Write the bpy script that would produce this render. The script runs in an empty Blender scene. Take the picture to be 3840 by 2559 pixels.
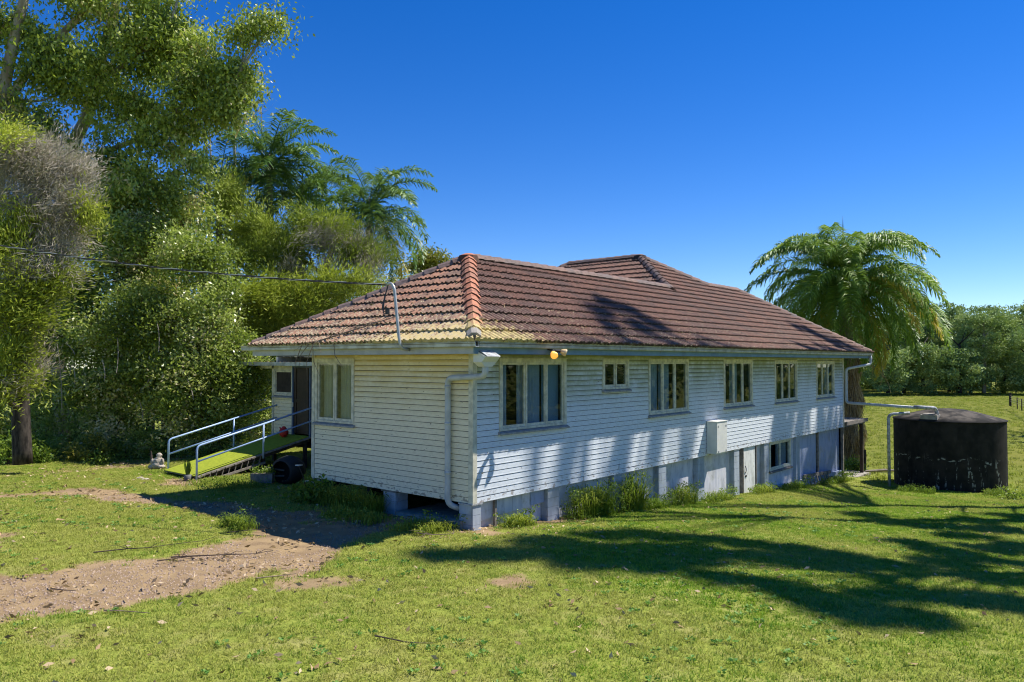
import bpy, bmesh, math, random
import numpy as np
from math import radians, sin, cos, pi, sqrt
from mathutils import Vector, Matrix
random.seed(7); rng = np.random.default_rng(11)

# ------------------------------------------------------------------ camera, world, sun
S = bpy.context.scene
YAW, PIT = radians(40.45), radians(1.55)
CAM = np.array([-11.04, -10.44, 2.84])
cd = bpy.data.cameras.new('camera'); cam = bpy.data.objects.new('camera', cd)
S.collection.objects.link(cam); S.camera = cam
cd.sensor_width = 36; cd.lens = 26.63; cd.clip_end = 3000; cd.clip_start = .1
cam.location = CAM; cam.rotation_euler = (radians(90) + PIT, 0, YAW - radians(90))

SUN = Vector((.56, -.34, 1.0)).normalized()          # towards the sun
ELEV = math.asin(SUN.z)
W = bpy.data.worlds.new('World'); S.world = W; W.use_nodes = True
wn = W.node_tree.nodes; wl = W.node_tree.links; wn.clear()
sky = wn.new('ShaderNodeTexSky'); sky.sky_type = 'NISHITA'; sky.sun_disc = False
sky.sun_elevation = ELEV; sky.sun_rotation = math.atan2(SUN.x, SUN.y)
sky.altitude = 1500; sky.air_density = 1.0; sky.dust_density = 0; sky.ozone_density = 4
hs = wn.new('ShaderNodeHueSaturation'); hs.inputs['Saturation'].default_value = 1.36; hs.inputs['Hue'].default_value = .514
bg = wn.new('ShaderNodeBackground'); bg.inputs['Strength'].default_value = .108
wo = wn.new('ShaderNodeOutputWorld')
wl.new(sky.outputs[0], hs.inputs['Color']); wl.new(hs.outputs[0], bg.inputs[0]); wl.new(bg.outputs[0], wo.inputs[0])
sd = bpy.data.lights.new('sun', 'SUN'); sd.energy = 4.9; sd.angle = radians(.53); sd.color = (1, .95, .86)
so = bpy.data.objects.new('sun', sd); S.collection.objects.link(so)
so.rotation_euler = SUN.to_track_quat('Z', 'Y').to_euler(); so.location = (20, -20, 40)
S.view_settings.view_transform = 'Standard'; S.view_settings.look = 'None'
S.view_settings.exposure = .58; S.view_settings.gamma = 1
S.view_settings.use_curve_mapping = False
S.cycles.filter_width = 1.1; S.cycles.max_bounces = 6; S.cycles.diffuse_bounces = 3; S.cycles.transparent_max_bounces = 12

# ------------------------------------------------------------------ helpers
FH = np.array([cos(YAW), sin(YAW), 0]); RH = np.array([sin(YAW), -cos(YAW), 0]); UP = np.array([0, 0, 1.])
FP = FH*cos(PIT) + UP*sin(PIT); UPP = -FH*sin(PIT) + UP*cos(PIT)
def at(px, py, d):                                   # a point of the place, found from its bearing and its distance
    return CAM + (FP + RH*(px-1920)/2841 - UPP*(py-1279.5)/2841)*d

GX = [-60, -20, -8, -3, 0, 7.7, 10, 15, 20, 23.2, 30, 45, 80, 170, 400, 900]
GZ = [.25, .1, -.3, -.42, -.5, -1.14, -1.34, -1.66, -2.06, -2.2, -2.65, -3.2, -3.5, -3.5, -3.4, -2]
def hashn(ix, iy, s):
    h = (ix.astype(np.int64)*374761393 + iy.astype(np.int64)*668265263 + s*974711) & 0xffffffff
    h = ((h ^ (h >> 13))*1274126177) & 0xffffffff
    return ((h ^ (h >> 16)) & 0xffff)/65535.
def vnoise(x, y, s=0):
    x = np.asarray(x, float); y = np.asarray(y, float)
    ix, iy = np.floor(x), np.floor(y); fx, fy = x-ix, y-iy
    fx = fx*fx*(3-2*fx); fy = fy*fy*(3-2*fy)
    a = hashn(ix, iy, s); b = hashn(ix+1, iy, s); c = hashn(ix, iy+1, s); d = hashn(ix+1, iy+1, s)
    return (a*(1-fx)+b*fx)*(1-fy) + (c*(1-fx)+d*fx)*fy
def fbm(x, y, o=4, s=0):
    t = 0; a = .5; n = 0
    for k in range(o):
        t = t + a*vnoise(x*2**k, y*2**k, s+k); n += a; a *= .5
    return t/n
def sm(a, b, x): 
    t = np.clip((x-a)/(b-a), 0, 1); return t*t*(3-2*t)
def G(x, y):
    x = np.asarray(x, float); y = np.asarray(y, float)
    near = 1-sm(40, 70, x)
    xe = x - near*np.clip((y-8)*1.1, 0, 60)
    xe = np.where(xe < 0, np.minimum(x, 0)*1.0 + np.where(x < 0, 0, 0), xe)
    z = np.interp(xe, GX, GZ)
    away = sm(0, 3, np.hypot(np.clip(-x, 0, None), np.clip(-y, 0, None)) + np.clip(y-8, 0, None))
    z = z + (fbm(x*.35, y*.35, 3, 5)-.5)*.16*np.clip(away+.15, 0, 1) + (fbm(x*1.6, y*1.6, 2, 9)-.5)*.035
    return z
def g1(x, y): return float(G(np.array([x]), np.array([y]))[0])

def mesh_np(name, V, F, mats=(), smooth=False, attrs=None, counts=None):
    """V (n,3), F (m,k) index array -> mesh"""
    me = bpy.data.meshes.new(name)
    V = np.asarray(V, np.float32); F = np.asarray(F, np.int32)
    me.vertices.add(len(V)); me.vertices.foreach_set('co', V.ravel())
    m, k = F.shape
    me.loops.add(m*k); me.loops.foreach_set('vertex_index', F.ravel())
    me.polygons.add(m); me.polygons.foreach_set('loop_start', np.arange(0, m*k, k, dtype=np.int32))
    try: me.polygons.foreach_set('loop_total', np.full(m, k, np.int32))
    except Exception: pass
    for a, v in (attrs or {}).items():
        at_ = me.attributes.new(a, 'FLOAT', 'POINT'); at_.data.foreach_set('value', np.asarray(v, np.float32))
    me.update(calc_edges=True); me.validate()
    if smooth: me.polygons.foreach_set('use_smooth', np.ones(m, bool))
    for x in mats: me.materials.append(x)
    return me

def empty(name, loc, label, cat, group=None):
    o = bpy.data.objects.new(name, None); S.collection.objects.link(o); o.location = loc
    o.empty_display_size = .2
    o['label'] = label; o['category'] = cat
    if group: o['group'] = group
    return o
def tag(o, label=None, cat=None, group=None, kind=None):
    for k, v in (('label', label), ('category', cat), ('group', group), ('kind', kind)):
        if v: o[k] = v
    return o
def link(name, me, parent=None):
    o = bpy.data.objects.new(name, me); S.collection.objects.link(o)
    if parent is not None:
        o.parent = parent
        if parent.type == 'EMPTY': o.location = -Vector(parent.location)
    return o
class MB:
    def __init__(s): s.v = []; s.f = []; s.at = []
    def add(s, vs, fs):
        n = len(s.v); s.v += [tuple(map(float, v)) for v in vs]; s.f += [tuple(i+n for i in f) for f in fs]; return s
    def box(s, x0, x1, y0, y1, z0, z1):
        return s.add([(x0,y0,z0),(x1,y0,z0),(x1,y1,z0),(x0,y1,z0),(x0,y0,z1),(x1,y0,z1),(x1,y1,z1),(x0,y1,z1)],
            [(0,3,2,1),(4,5,6,7),(0,1,5,4),(1,2,6,5),(2,3,7,6),(3,0,4,7)])
    def hexa(s, p):                                  # eight corners: bottom four, top four
        return s.add(p, [(0,3,2,1),(4,5,6,7),(0,1,5,4),(1,2,6,5),(2,3,7,6),(3,0,4,7)])
    def beam(s, a, b, w, h, up=(0,0,1)):
        a = Vector(a); b = Vector(b); d = (b-a).normalized(); u = Vector(up); r = d.cross(u)
        if r.length < 1e-4: r = d.cross(Vector((1,0,0)))
        r.normalize(); u = r.cross(d).normalized(); r *= w/2; u *= h/2
        return s.hexa([a-r-u, a+r-u, b+r-u, b-r-u, a-r+u, a+r+u, b+r+u, b-r+u])
    def prism(s, prof, a, b, fu, fv):                # profile [(u,v)] swept from a to b; fu, fv unit vectors
        a = Vector(a); b = Vector(b); fu = Vector(fu); fv = Vector(fv); n = len(prof)
        vs = [a+fu*u+fv*v for u, v in prof] + [b+fu*u+fv*v for u, v in prof]
        return s.add(vs, [(i, (i+1) % n, n+(i+1) % n, n+i) for i in range(n)] + [tuple(range(n-1, -1, -1)), tuple(range(n, 2*n))])
    def tube(s, pts, rad, n=8, cap=True):
        pts = [Vector(p) for p in pts]
        if not hasattr(rad, '__len__'): rad = [rad]*len(pts)
        u = None; base = len(s.v)
        for i, p in enumerate(pts):
            d = (pts[min(i+1, len(pts)-1)] - pts[max(i-1, 0)]).normalized()
            if u is None:
                u = d.orthogonal().normalized()
            else:
                u = (u - d*u.dot(d)).normalized()
            w = d.cross(u)
            for k in range(n):
                a = 2*pi*k/n; q = p + (u*cos(a)+w*sin(a))*rad[i]; s.v.append(tuple(q))
        for i in range(len(pts)-1):
            for k in range(n):
                a = base+i*n+k; b = base+i*n+(k+1) % n; s.f.append((a, b, b+n, a+n))
        if cap:
            s.f.append(tuple(base+k for k in range(n-1, -1, -1))); s.f.append(tuple(base+(len(pts)-1)*n+k for k in range(n)))
        return s
    def mesh(s, name, mat=None, smooth=False):
        me = bpy.data.meshes.new(name); me.from_pydata(s.v, [], s.f); me.update()
        if mat: me.materials.append(mat)
        if smooth: me.polygons.foreach_set('use_smooth', np.ones(len(me.polygons), bool))
        return me
    def build(s, name, mat=None, parent=None, smooth=False, label=None):
        me = s.mesh(name, mat, smooth)
        bm = bmesh.new(); bm.from_mesh(me); bmesh.ops.recalc_face_normals(bm, faces=bm.faces); bm.to_mesh(me); bm.free()
        o = link(name, me, parent)
        if label: o['label'] = label
        return o
def arc(p0, p1, p2, n=5):                            # quadratic bend
    p0, p1, p2 = Vector(p0), Vector(p1), Vector(p2)
    return [p0*(1-t)**2 + p1*2*t*(1-t) + p2*t*t for t in [i/n for i in range(n+1)]]
def bent(pts, r=.12, n=4):                           # polyline with rounded corners
    pts = [Vector(p) for p in pts]; out = [pts[0]]
    for i in range(1, len(pts)-1):
        a = pts[i] + (pts[i-1]-pts[i]).normalized()*min(r, (pts[i-1]-pts[i]).length*.45)
        b = pts[i] + (pts[i+1]-pts[i]).normalized()*min(r, (pts[i+1]-pts[i]).length*.45)
        out += arc(a, pts[i], b, n)
    return out + [pts[-1]]

# ------------------------------------------------------------------ materials
class NT:
    def __init__(s, name):
        s.m = bpy.data.materials.new(name); s.m.use_nodes = True; s.t = s.m.node_tree; s.t.nodes.clear()
        s.out = s.t.nodes.new('ShaderNodeOutputMaterial')
        s.geo = s.t.nodes.new('ShaderNodeNewGeometry')
    def n(s, ty, **kw):
        x = s.t.nodes.new('ShaderNode'+ty)
        for k, v in kw.items(): setattr(x, k, v)
        return x
    def l(s, a, b): s.t.links.new(a, b)
    def noise(s, scale, detail=4, vec=None, stretch=None, rough=.55, dist=0):
        x = s.n('TexNoise'); x.inputs['Scale'].default_value = scale; x.inputs['Detail'].default_value = detail
        x.inputs['Roughness'].default_value = rough; x.inputs['Distortion'].default_value = dist
        v = vec or s.geo.outputs['Position']
        if stretch:
            mp = s.n('Mapping'); mp.inputs['Scale'].default_value = stretch; s.l(v, mp.inputs[0]); v = mp.outputs[0]
        s.l(v, x.inputs['Vector']); return x.outputs['Fac']
    def ramp(s, fac, lo, hi, a=0, b=1):
        x = s.n('MapRange'); x.interpolation_type = 'SMOOTHSTEP'
        for i, v in zip((1, 2, 3, 4), (lo, hi, a, b)): x.inputs[i].default_value = v
        s.l(fac, x.inputs[0]); return x.outputs[0]
    def math(s, op, a, b=None, c=None):
        x = s.n('Math', operation=op)
        for i, v in enumerate((a, b, c)):
            if v is None: continue
            if isinstance(v, (int, float)): x.inputs[i].default_value = v
            else: s.l(v, x.inputs[i])
        return x.outputs[0]
    def mix(s, fac, a, b):
        x = s.n('Mix', data_type='RGBA')
        for i, v in ((0, fac), (6, a), (7, b)):
            if isinstance(v, (int, float)): x.inputs[i].default_value = v
            elif isinstance(v, tuple): x.inputs[i].default_value = (*v, 1)
            else: s.l(v, x.inputs[i])
        return x.outputs[2]
    def xyz(s, v=None):
        x = s.n('SeparateXYZ'); s.l(v or s.geo.outputs['Position'], x.inputs[0]); return x.outputs
    def bump(s, h, d=.01, st=.5):
        x = s.n('Bump'); x.inputs['Strength'].default_value = st; x.inputs['Distance'].default_value = d
        s.l(h, x.inputs['Height']); return x.outputs[0]
    def attr(s, nm):
        x = s.n('Attribute'); x.attribute_name = nm; return x.outputs['Fac']
    def bsdf(s, col, rough=.8, nrm=None, spec=.5, metal=0, emit=None, es=0):
        x = s.n('BsdfPrincipled')
        if isinstance(col, tuple): x.inputs['Base Color'].default_value = (*col, 1)
        else: s.l(col, x.inputs['Base Color'])
        if isinstance(rough, (int, float)): x.inputs['Roughness'].default_value = rough
        else: s.l(rough, x.inputs['Roughness'])
        x.inputs['Specular IOR Level'].default_value = spec; x.inputs['Metallic'].default_value = metal
        if nrm is not None: s.l(nrm, x.inputs['Normal'])
        if emit: x.inputs['Emission Color'].default_value = (*emit, 1); x.inputs['Emission Strength'].default_value = es
        return x.outputs[0]
    def done(s, sh): s.l(sh, s.out.inputs[0]); return s.m
def plain(name, col, rough=.7, var=.25, scale=6, spec=.4, metal=0, bump=0, stretch=None, col2=None):
    t = NT(name); f = t.noise(scale, 5, stretch=stretch)
    c2 = col2 or tuple(c*(1-var) for c in col)
    c = t.mix(t.ramp(f, .35, .68), col, c2)
    nr = t.bump(t.noise(scale*5, 3, stretch=stretch), .01, bump) if bump else None
    return t.done(t.bsdf(c, rough, nr, spec, metal))

def paint_boards(nm, ca, cb, eave_shade_amt, tone):
    t = NT(nm); P = t.xyz()
    fine = t.noise(9, 5, stretch=(1, 1, 3)); big = t.noise(1.1, 4)
    c = t.mix(t.ramp(fine, .35, .75), ca, cb)
    # dirt bands on each board, stronger high up where eave shade is painted in
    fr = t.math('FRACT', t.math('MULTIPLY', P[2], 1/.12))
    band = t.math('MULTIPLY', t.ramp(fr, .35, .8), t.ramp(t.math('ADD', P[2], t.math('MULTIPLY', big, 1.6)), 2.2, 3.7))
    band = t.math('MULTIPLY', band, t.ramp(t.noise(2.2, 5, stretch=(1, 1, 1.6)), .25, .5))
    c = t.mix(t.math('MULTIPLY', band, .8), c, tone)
    eave_shade = t.math('MULTIPLY', t.ramp(P[2], 1.5, 2.9), t.ramp(t.noise(1.7, 6, rough=.7), .25, .65))  # warm bounce and eave shade painted into the upper boards
    c = t.mix(t.math('MULTIPLY', eave_shade, eave_shade_amt), c, tuple(x*1.15 for x in tone))
    speck = t.ramp(t.noise(26, 4, stretch=(1, 1, 2.2), rough=.75), .68, .74)
    c = t.mix(t.math('MULTIPLY', speck, .45), c, (.2, .19, .14))
    chip = t.ramp(t.noise(5.5, 5, stretch=(1, 1, 4), rough=.62), 0.67, .68)
    c = t.mix(chip, c, (.20, .15, .11))
    low = t.math('MULTIPLY', t.ramp(P[2], .35, .0), t.ramp(t.noise(7, 5, stretch=(1, 1, 2)), .53, .62))
    c = t.mix(t.math('MULTIPLY', low, .8), c, (.25, .20, .16))
    return t.done(t.bsdf(c, .6, t.bump(fine, .002, .3), .3))
M = {}
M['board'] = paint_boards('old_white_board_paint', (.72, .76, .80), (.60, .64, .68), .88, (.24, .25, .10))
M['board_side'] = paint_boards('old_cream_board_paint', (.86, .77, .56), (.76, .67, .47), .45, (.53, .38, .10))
M['trim'] = plain('cream_trim_paint', (.72, .68, .54), .6, .3, 7, col2=(.48, .46, .36), bump=.15)
M['sillp'] = plain('grey_sill_paint', (.34, .35, .36), .6, .3, 9)
def fascia_mat(nm, a, b):
    t = NT(nm); c = t.mix(t.ramp(t.noise(2.5, 6), .35, .7), a, b)
    c = t.mix(t.ramp(t.noise(7, 5, rough=.7), .66, .7), c, (.16, .12, .09))
    return t.done(t.bsdf(c, .6))
M['fascia'] = fascia_mat('blue_grey_fascia_paint', (.17, .28, .38), (.12, .20, .28))
M['fascia_side'] = fascia_mat('grey_fascia_paint', (.46, .47, .47), (.36, .37, .36))
M['gutter'] = plain('weathered_gutter_metal', (.52, .54, .55), .42, .3, 4, metal=.35, col2=(.34, .34, .32))
M['pvc'] = plain('grey_painted_pipe', (.52, .55, .57), .4, .2, 5)
M['pipe_old'] = plain('weathered_pipe', (.45, .47, .50), .6, .4, 9, col2=(.22, .22, .22))
M['soffit'] = plain('soffit_sheet', (.55, .53, .45), .8, .2, 3)
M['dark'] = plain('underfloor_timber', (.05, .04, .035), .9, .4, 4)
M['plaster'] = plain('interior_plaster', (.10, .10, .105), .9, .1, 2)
def panel_mat(nm, a, b):
    t = NT(nm); P = t.xyz()
    st = t.noise(5, 5, stretch=(1, 1, .22)); c = t.mix(t.ramp(st, .35, .7), a, b)
    c = t.mix(t.math('MULTIPLY', t.ramp(t.noise(14, 5, stretch=(1.3, 1, .3), rough=.7), .54, .70), .6), c, (.25, .23, .22))
    c = t.mix(t.math('MULTIPLY', t.ramp(t.math('ADD', t.noise(2, 4), t.math('MULTIPLY', t.math('FRACT', t.math('MULTIPLY', P[2], .4)), .0)), .52, .7), .35), c, (.30, .30, .24))
    c = t.mix(t.math('MULTIPLY', t.ramp(t.noise(3, 6, rough=.7), .56, .72), .4), c, (.28, .26, .20))
    return t.done(t.bsdf(c, .75, t.bump(st, .004, .4), .25))
M['panel'] = panel_mat('lavender_sheet_paint', (.68, .67, .71), (.50, .51, .58))
M['panel_blue'] = panel_mat('blue_sheet_paint', (.36, .42, .58), (.28, .34, .50))
M['stump'] = panel_mat('blue_grey_block_paint', (.42, .47, .53), (.32, .36, .42))
M['white_door'] = panel_mat('white_panel_paint', (.80, .80, .76), (.62, .62, .58))
M['concrete'] = plain('old_concrete', (.36, .33, .28), .9, .35, 6, bump=.4)
M['meter'] = plain('pale_meter_box_enamel', (.74, .73, .68), .45, .12, 4)
M['timber_grey'] = plain('weathered_timber', (.25, .22, .19), .85, .45, 8, stretch=(1, 1, 1), bump=.3)
M['timber_dark'] = plain('dark_post_timber', (.07, .05, .04), .8, .4, 8)
M['doorbrown'] = plain('brown_screen_door', (.045, .025, .015), .5, .4, 6)
M['bluepost'] = plain('blue_door_frame_paint', (.10, .14, .22), .6, .2, 6)
M['rail'] = plain('pale_blue_rail_paint', (.33, .47, .74), .4, .15, 5, spec=.6)
M['turf'] = plain('green_ramp_turf', (.31, .36, .02), .95, .35, 14, col2=(.22, .27, .015), bump=.5)
M['steel'] = plain('galvanised_mast', (.48, .49, .47), .4, .2, 6, metal=.3)
M['cable'] = plain('black_cable', (.03, .03, .035), .5, .2, 9)
M['curtain'] = plain('grey_blue_curtain', (.42, .52, .62), .9, .15, 3)
M['curtain_cream'] = plain('cream_curtain', (.62, .58, .42), .9, .15, 3)
M['curtain_orange'] = plain('orange_curtain', (.60, .16, .02), .9, .4, 8)
M['blind'] = plain('blue_grey_blind', (.26, .40, .52), .8, .1, 3)
M['red'] = plain('red_plastic', (.55, .03, .03), .4, .15, 4)
M['stone'] = plain('pale_statue_stone', (.50, .44, .37), .9, .4, 14, col2=(.25, .21, .17), bump=.5)
M['pot'] = plain('grey_pot', (.16, .16, .16), .7, .2, 8)
M['blackthing'] = plain('black_rubber', (.02, .02, .022), .7, .3, 6)
M['wood_dry'] = plain('dry_twig', (.27, .20, .14), .9, .4, 12)
M['twig_dark'] = plain('dark_twig', (.09, .065, .05), .9, .4, 12)
def glass():
    t = NT('window_glass'); fr = t.n('Fresnel'); fr.inputs['IOR'].default_value = 1.52
    gl = t.n('BsdfGlossy'); gl.inputs['Roughness'].default_value = .02; gl.inputs['Color'].default_value = (.9, .95, 1, 1)
    tr = t.n('BsdfTransparent'); tr.inputs['Color'].default_value = (.80, .84, .84, 1)
    mx = t.n('MixShader'); t.l(t.math('MULTIPLY', fr.outputs[0], t.math('SUBTRACT', 1.0, t.geo.outputs['Backfacing'])), mx.inputs[0])
    t.l(tr.outputs[0], mx.inputs[1]); t.l(gl.outputs[0], mx.inputs[2]); return t.done(mx.outputs[0])
M['glass'] = glass()
def bulbm():
    t = NT('lit_floodlight_glass'); return t.done(t.bsdf((.9, .6, .2), .2, emit=(1, .36, .04), es=.75))
M['bulb'] = bulbm()
M['bulb_off'] = plain('amber_lamp_glass', (.75, .55, .3), .15, .1, 4, spec=.8)

def tile_mat(nm, orange, dark, lich, fleck=.09, fmix=.8):
    t = NT(nm); P = t.xyz(); oi = t.n('ObjectInfo')
    rnd = t.math('FRACT', t.math('ADD', oi.outputs['Random'], t.attr('rnd')))
    # age: redder near the near-left corner, greyer along the long slope
    n1 = t.noise(.8, 4); n2 = t.noise(9, 6, rough=.72); n3 = t.noise(34, 4, rough=.7)
    c = t.mix(t.ramp(t.math('ADD', n1, t.math('MULTIPLY', rnd, .35)), .45, .85), dark, orange)
    c = t.mix(t.math('MULTIPLY', t.ramp(n2, .45, .66), .8), c, tuple(x*.45 for x in dark))
    low = t.math('LESS_THAN', t.xyz(t.geo.outputs['True Normal'])[2], .45); c = t.mix(t.math('MULTIPLY', low, .85), c, (.035, .024, .018))  # steep tile fronts darkened to paint in the shadow line under each course
    c = t.mix(t.math('MULTIPLY', t.ramp(n3, .60, .72), .55), c, (.34, .26, .20))
    # lichen: thick at the lowest courses of the near corner, flecks elsewhere
    corner = t.math('MULTIPLY', t.ramp(P[2], 4.4, 3.25), t.ramp(t.math('ADD', P[0], t.math('MULTIPLY', P[1], .55)), lich, -.6))
    amt = t.math('ADD', t.math('MULTIPLY', corner, .36), .0)
    l = t.ramp(t.math('ADD', t.noise(5.5, 7, rough=.82), amt), .70, .82)
    c = t.mix(t.math('MULTIPLY', l, .85), c, (.58, .47, .20))
    fl = t.ramp(t.math('ADD', t.noise(17, 5, rough=.75), t.ramp(P[2], 5.4, 3.2, .0, fleck)), .64, .73)
    c = t.mix(t.math('MULTIPLY', fl, fmix), c, (.50, .42, .27))
    return t.done(t.bsdf(c, .8, t.bump(n3, .006, .5), .25))
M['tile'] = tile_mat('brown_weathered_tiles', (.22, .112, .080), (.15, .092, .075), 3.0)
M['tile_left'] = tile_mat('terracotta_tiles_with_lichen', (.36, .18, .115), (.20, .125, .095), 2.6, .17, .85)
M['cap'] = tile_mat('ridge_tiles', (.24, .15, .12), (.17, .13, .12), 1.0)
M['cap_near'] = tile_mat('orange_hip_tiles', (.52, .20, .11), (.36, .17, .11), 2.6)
M['under'] = plain('tile_underside', (.09, .045, .035), .9, .3, 6)

def tank_mat():
    t = NT('black_algae_concrete'); P = t.xyz()
    c = t.mix(t.ramp(t.noise(3, 6), .3, .7), (.010, .010, .009), (.028, .025, .022))
    top = t.ramp(t.xyz(t.geo.outputs['Normal'])[2], .5, .9)
    c = t.mix(t.math('MULTIPLY', top, t.ramp(t.noise(2.2, 5), .4, .65)), c, (.10, .085, .07))
    # pale leaks: a broken horizontal crack line and vertical dribbles below it
    lv = t.math('ABSOLUTE', t.math('SUBTRACT', P[2], t.math('ADD', -1.35, t.math('MULTIPLY', t.noise(1.6, 4), .7))))
    crack = t.math('MULTIPLY', t.ramp(lv, .04, .01), t.ramp(t.noise(5, 4), .5, .6))
    drib = t.math('MULTIPLY', t.ramp(t.noise(6.5, 4, stretch=(1, 1, .14)), .57, .64), t.ramp(P[2], -.7, -1.5))
    drib = t.math('MULTIPLY', drib, t.ramp(t.noise(9, 4), .45, .55))
    c = t.mix(t.math('MAXIMUM', crack, drib), c, (.30, .31, .28))
    c = t.mix(t.math('MULTIPLY', t.ramp(t.noise(7, 5, stretch=(1, 1, .12)), .55, .8), .5), c, (.06, .055, .05))
    return t.done(t.bsdf(c, .85, t.bump(t.noise(30, 4), .006, .5), .2))
M['tank'] = tank_mat()

def bark(nm, a, b, sc=3, st=(1, 1, .35)):
    t = NT(nm); f = t.noise(sc, 6, stretch=st, rough=.6)
    return t.done(t.bsdf(t.mix(t.ramp(f, .35, .65), a, b), .85, t.bump(f, .02, .5), .2))
M['bark_pale'] = bark('smooth_pale_gum_bark', (.42, .38, .31), (.25, .20, .15))
M['bark_grey'] = bark('rough_grey_bark', (.075, .062, .052), (.018, .015, .013), 9)
M['bark_brown'] = bark('brown_bark', (.16, .11, .08), (.07, .05, .04), 6)
M['twigs'] = bark('grey_dead_twigs', (.38, .33, .29), (.24, .20, .17), 4)
M['palmtrunk'] = bark('palm_trunk_bark', (.26, .23, .20), (.12, .10, .085), 6, (1, 1, 2.5))
M['shag'] = bark('hanging_dead_fibre', (.30, .20, .11), (.13, .085, .05), 8, (2, 2, .3))
def leaf(nm, dk, md, lt, hi=None, rough=.4, spec=.5, trans=.3):
    t = NT(nm); a = t.attr('tint'); x = t.n('ValToRGB'); e = x.color_ramp.elements
    e[0].position = .05; e[0].color = (*dk, 1); e[1].position = .9; e[1].color = (*lt, 1)
    m = e.new(.5); m.color = (*md, 1)
    if hi: h = e.new(.97); h.color = (*hi, 1)
    t.l(a, x.inputs[0]); p = t.bsdf(x.outputs[0], rough, None, spec)
    tr = t.n('BsdfTranslucent'); t.l(t.mix(.5, x.outputs[0], (.30, .42, .03)), tr.inputs['Color'])
    mx = t.n('MixShader'); mx.inputs[0].default_value = trans; t.l(p, mx.inputs[1]); t.l(tr.outputs[0], mx.inputs[2])
    return t.done(mx.outputs[0])
M['leaf_gum'] = leaf('gum_leaves', (.15, .20, .035), (.41, .50, .08), (.64, .67, .19), (.72, .58, .30), .4, .5, .42)
M['leaf_dense'] = leaf('glossy_dark_leaves', (.10, .14, .025), (.33, .42, .07), (.58, .62, .20), (.66, .58, .32), .34, .6, .42)
M['leaf_feather'] = leaf('feathery_bright_needles', (.20, .23, .03), (.38, .43, .045), (.56, .60, .08), None, .6, .3, .35)
M['leaf_feather_dark'] = leaf('feathery_olive_needles', (.13, .17, .025), (.27, .34, .045), (.44, .50, .08), None, .6, .3, .3)
M['leaf_grey'] = leaf('dry_grey_sprays', (.26, .22, .17), (.42, .36, .29), (.55, .49, .40), None, .8, .2, .2)
M['leaf_palm'] = leaf('palm_leaflets', (.035, .09, .025), (.09, .20, .045), (.20, .33, .08), None, .42, .4, .22)
M['leaf_palm_bright'] = leaf('bright_palm_leaflets', (.06, .14, .02), (.17, .31, .04), (.32, .46, .08), None, .5, .35, .32)
M['leaf_palm_gold'] = leaf('yellowing_palm_leaflets', (.34, .30, .04), (.55, .45, .06), (.68, .50, .16), None, .5, .4, .3)
M['leaf_far'] = leaf('far_tree_leaves', (.13, .20, .07), (.27, .37, .12), (.43, .50, .18), None, .7, .2, .2)  # slight distance haze is put into this lightened leaf colour
M['leaf_clover'] = leaf('clover_leaves', (.06, .16, .03), (.13, .30, .05), (.26, .42, .10), None, .55, .3, .3)
M['leaf_yel'] = leaf('yellow_green_leaves', (.14, .15, .02), (.24, .23, .03), (.34, .30, .04), None, .5, .4, .3)
M['leaf_weed'] = leaf('weed_leaves', (.06, .12, .014), (.14, .23, .025), (.26, .35, .045), None, .5, .4, .35)
M['litter'] = leaf('dead_leaf_litter', (.22, .14, .07), (.42, .29, .16), (.62, .48, .31), None, .8, .2, .1)

# ------------------------------------------------------------------ ground
def seg_d(x, y, a, b):
    ax, ay = a; bx, by = b; L = (bx-ax)**2+(by-ay)**2
    t = np.clip(((x-ax)*(bx-ax)+(y-ay)*(by-ay))/L, 0, 1)
    return np.hypot(x-ax-t*(bx-ax), y-ay-t*(by-ay))
DIRT = [((-10.5, 2.3), (-6.3, 1.1), 1.45, 1), ((-6.6, 1.1), (-4.3, .9), 1.05, 1), ((-4.6, 1.0), (-2.7, 1.8), 1.0, 1),
        ((-2.9, 1.8), (-2.0, 4.2), .75, 1), ((-2.0, 3.6), (-2.2, 5.9), .75, 1), ((-2.2, 5.6), (-3.1, 8.2), .50, .9),
        ((-3.1, 8.0), (-3.3, 10.6), .45, .75), ((-3.3, 9.5), (-5.4, 11.0), .4, .75), ((-2.4, 1.2), (-.8, 2.2), .55, .95),
        ((-7.2, 5.2), (-6.5, 5.6), .35, .6), ((-2.5, -3.05), (-1.9, -2.95), .30, .7), ((-4.7, -.8), (-4.3, -1.0), .3, .6), ((-1.2, 9.4), (-.9, 10.6), .5, .7),
        ((.3, .5), (.3, 4.8), .8, .9), ((1.4, 11.3), (2.5, 11.3), .8, .6), ((-3, 14.5), (2, 15.5), .5, .6), ((2, -.22), (3.4, -.22), .2, .7)]
DIRT += [((random.uniform(-9, -2.5)), random.uniform(-2.5, 8)) for _ in range(0)]
def dirt(x, y):
    w = (fbm(x*1.3, y*1.3, 4, 21)-.5)*1.3; m = np.zeros_like(np.asarray(x, float))
    for a, b, r, s in DIRT:
        m = np.maximum(m, s*sm(r+.45, r-.35, seg_d(x, y, a, b)+w))
    bare = sm(.66, .80, fbm(x*.9+7, y*.9, 3, 61))*sm(1.5, -2, x)*.4
    return np.maximum(m, bare)
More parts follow.
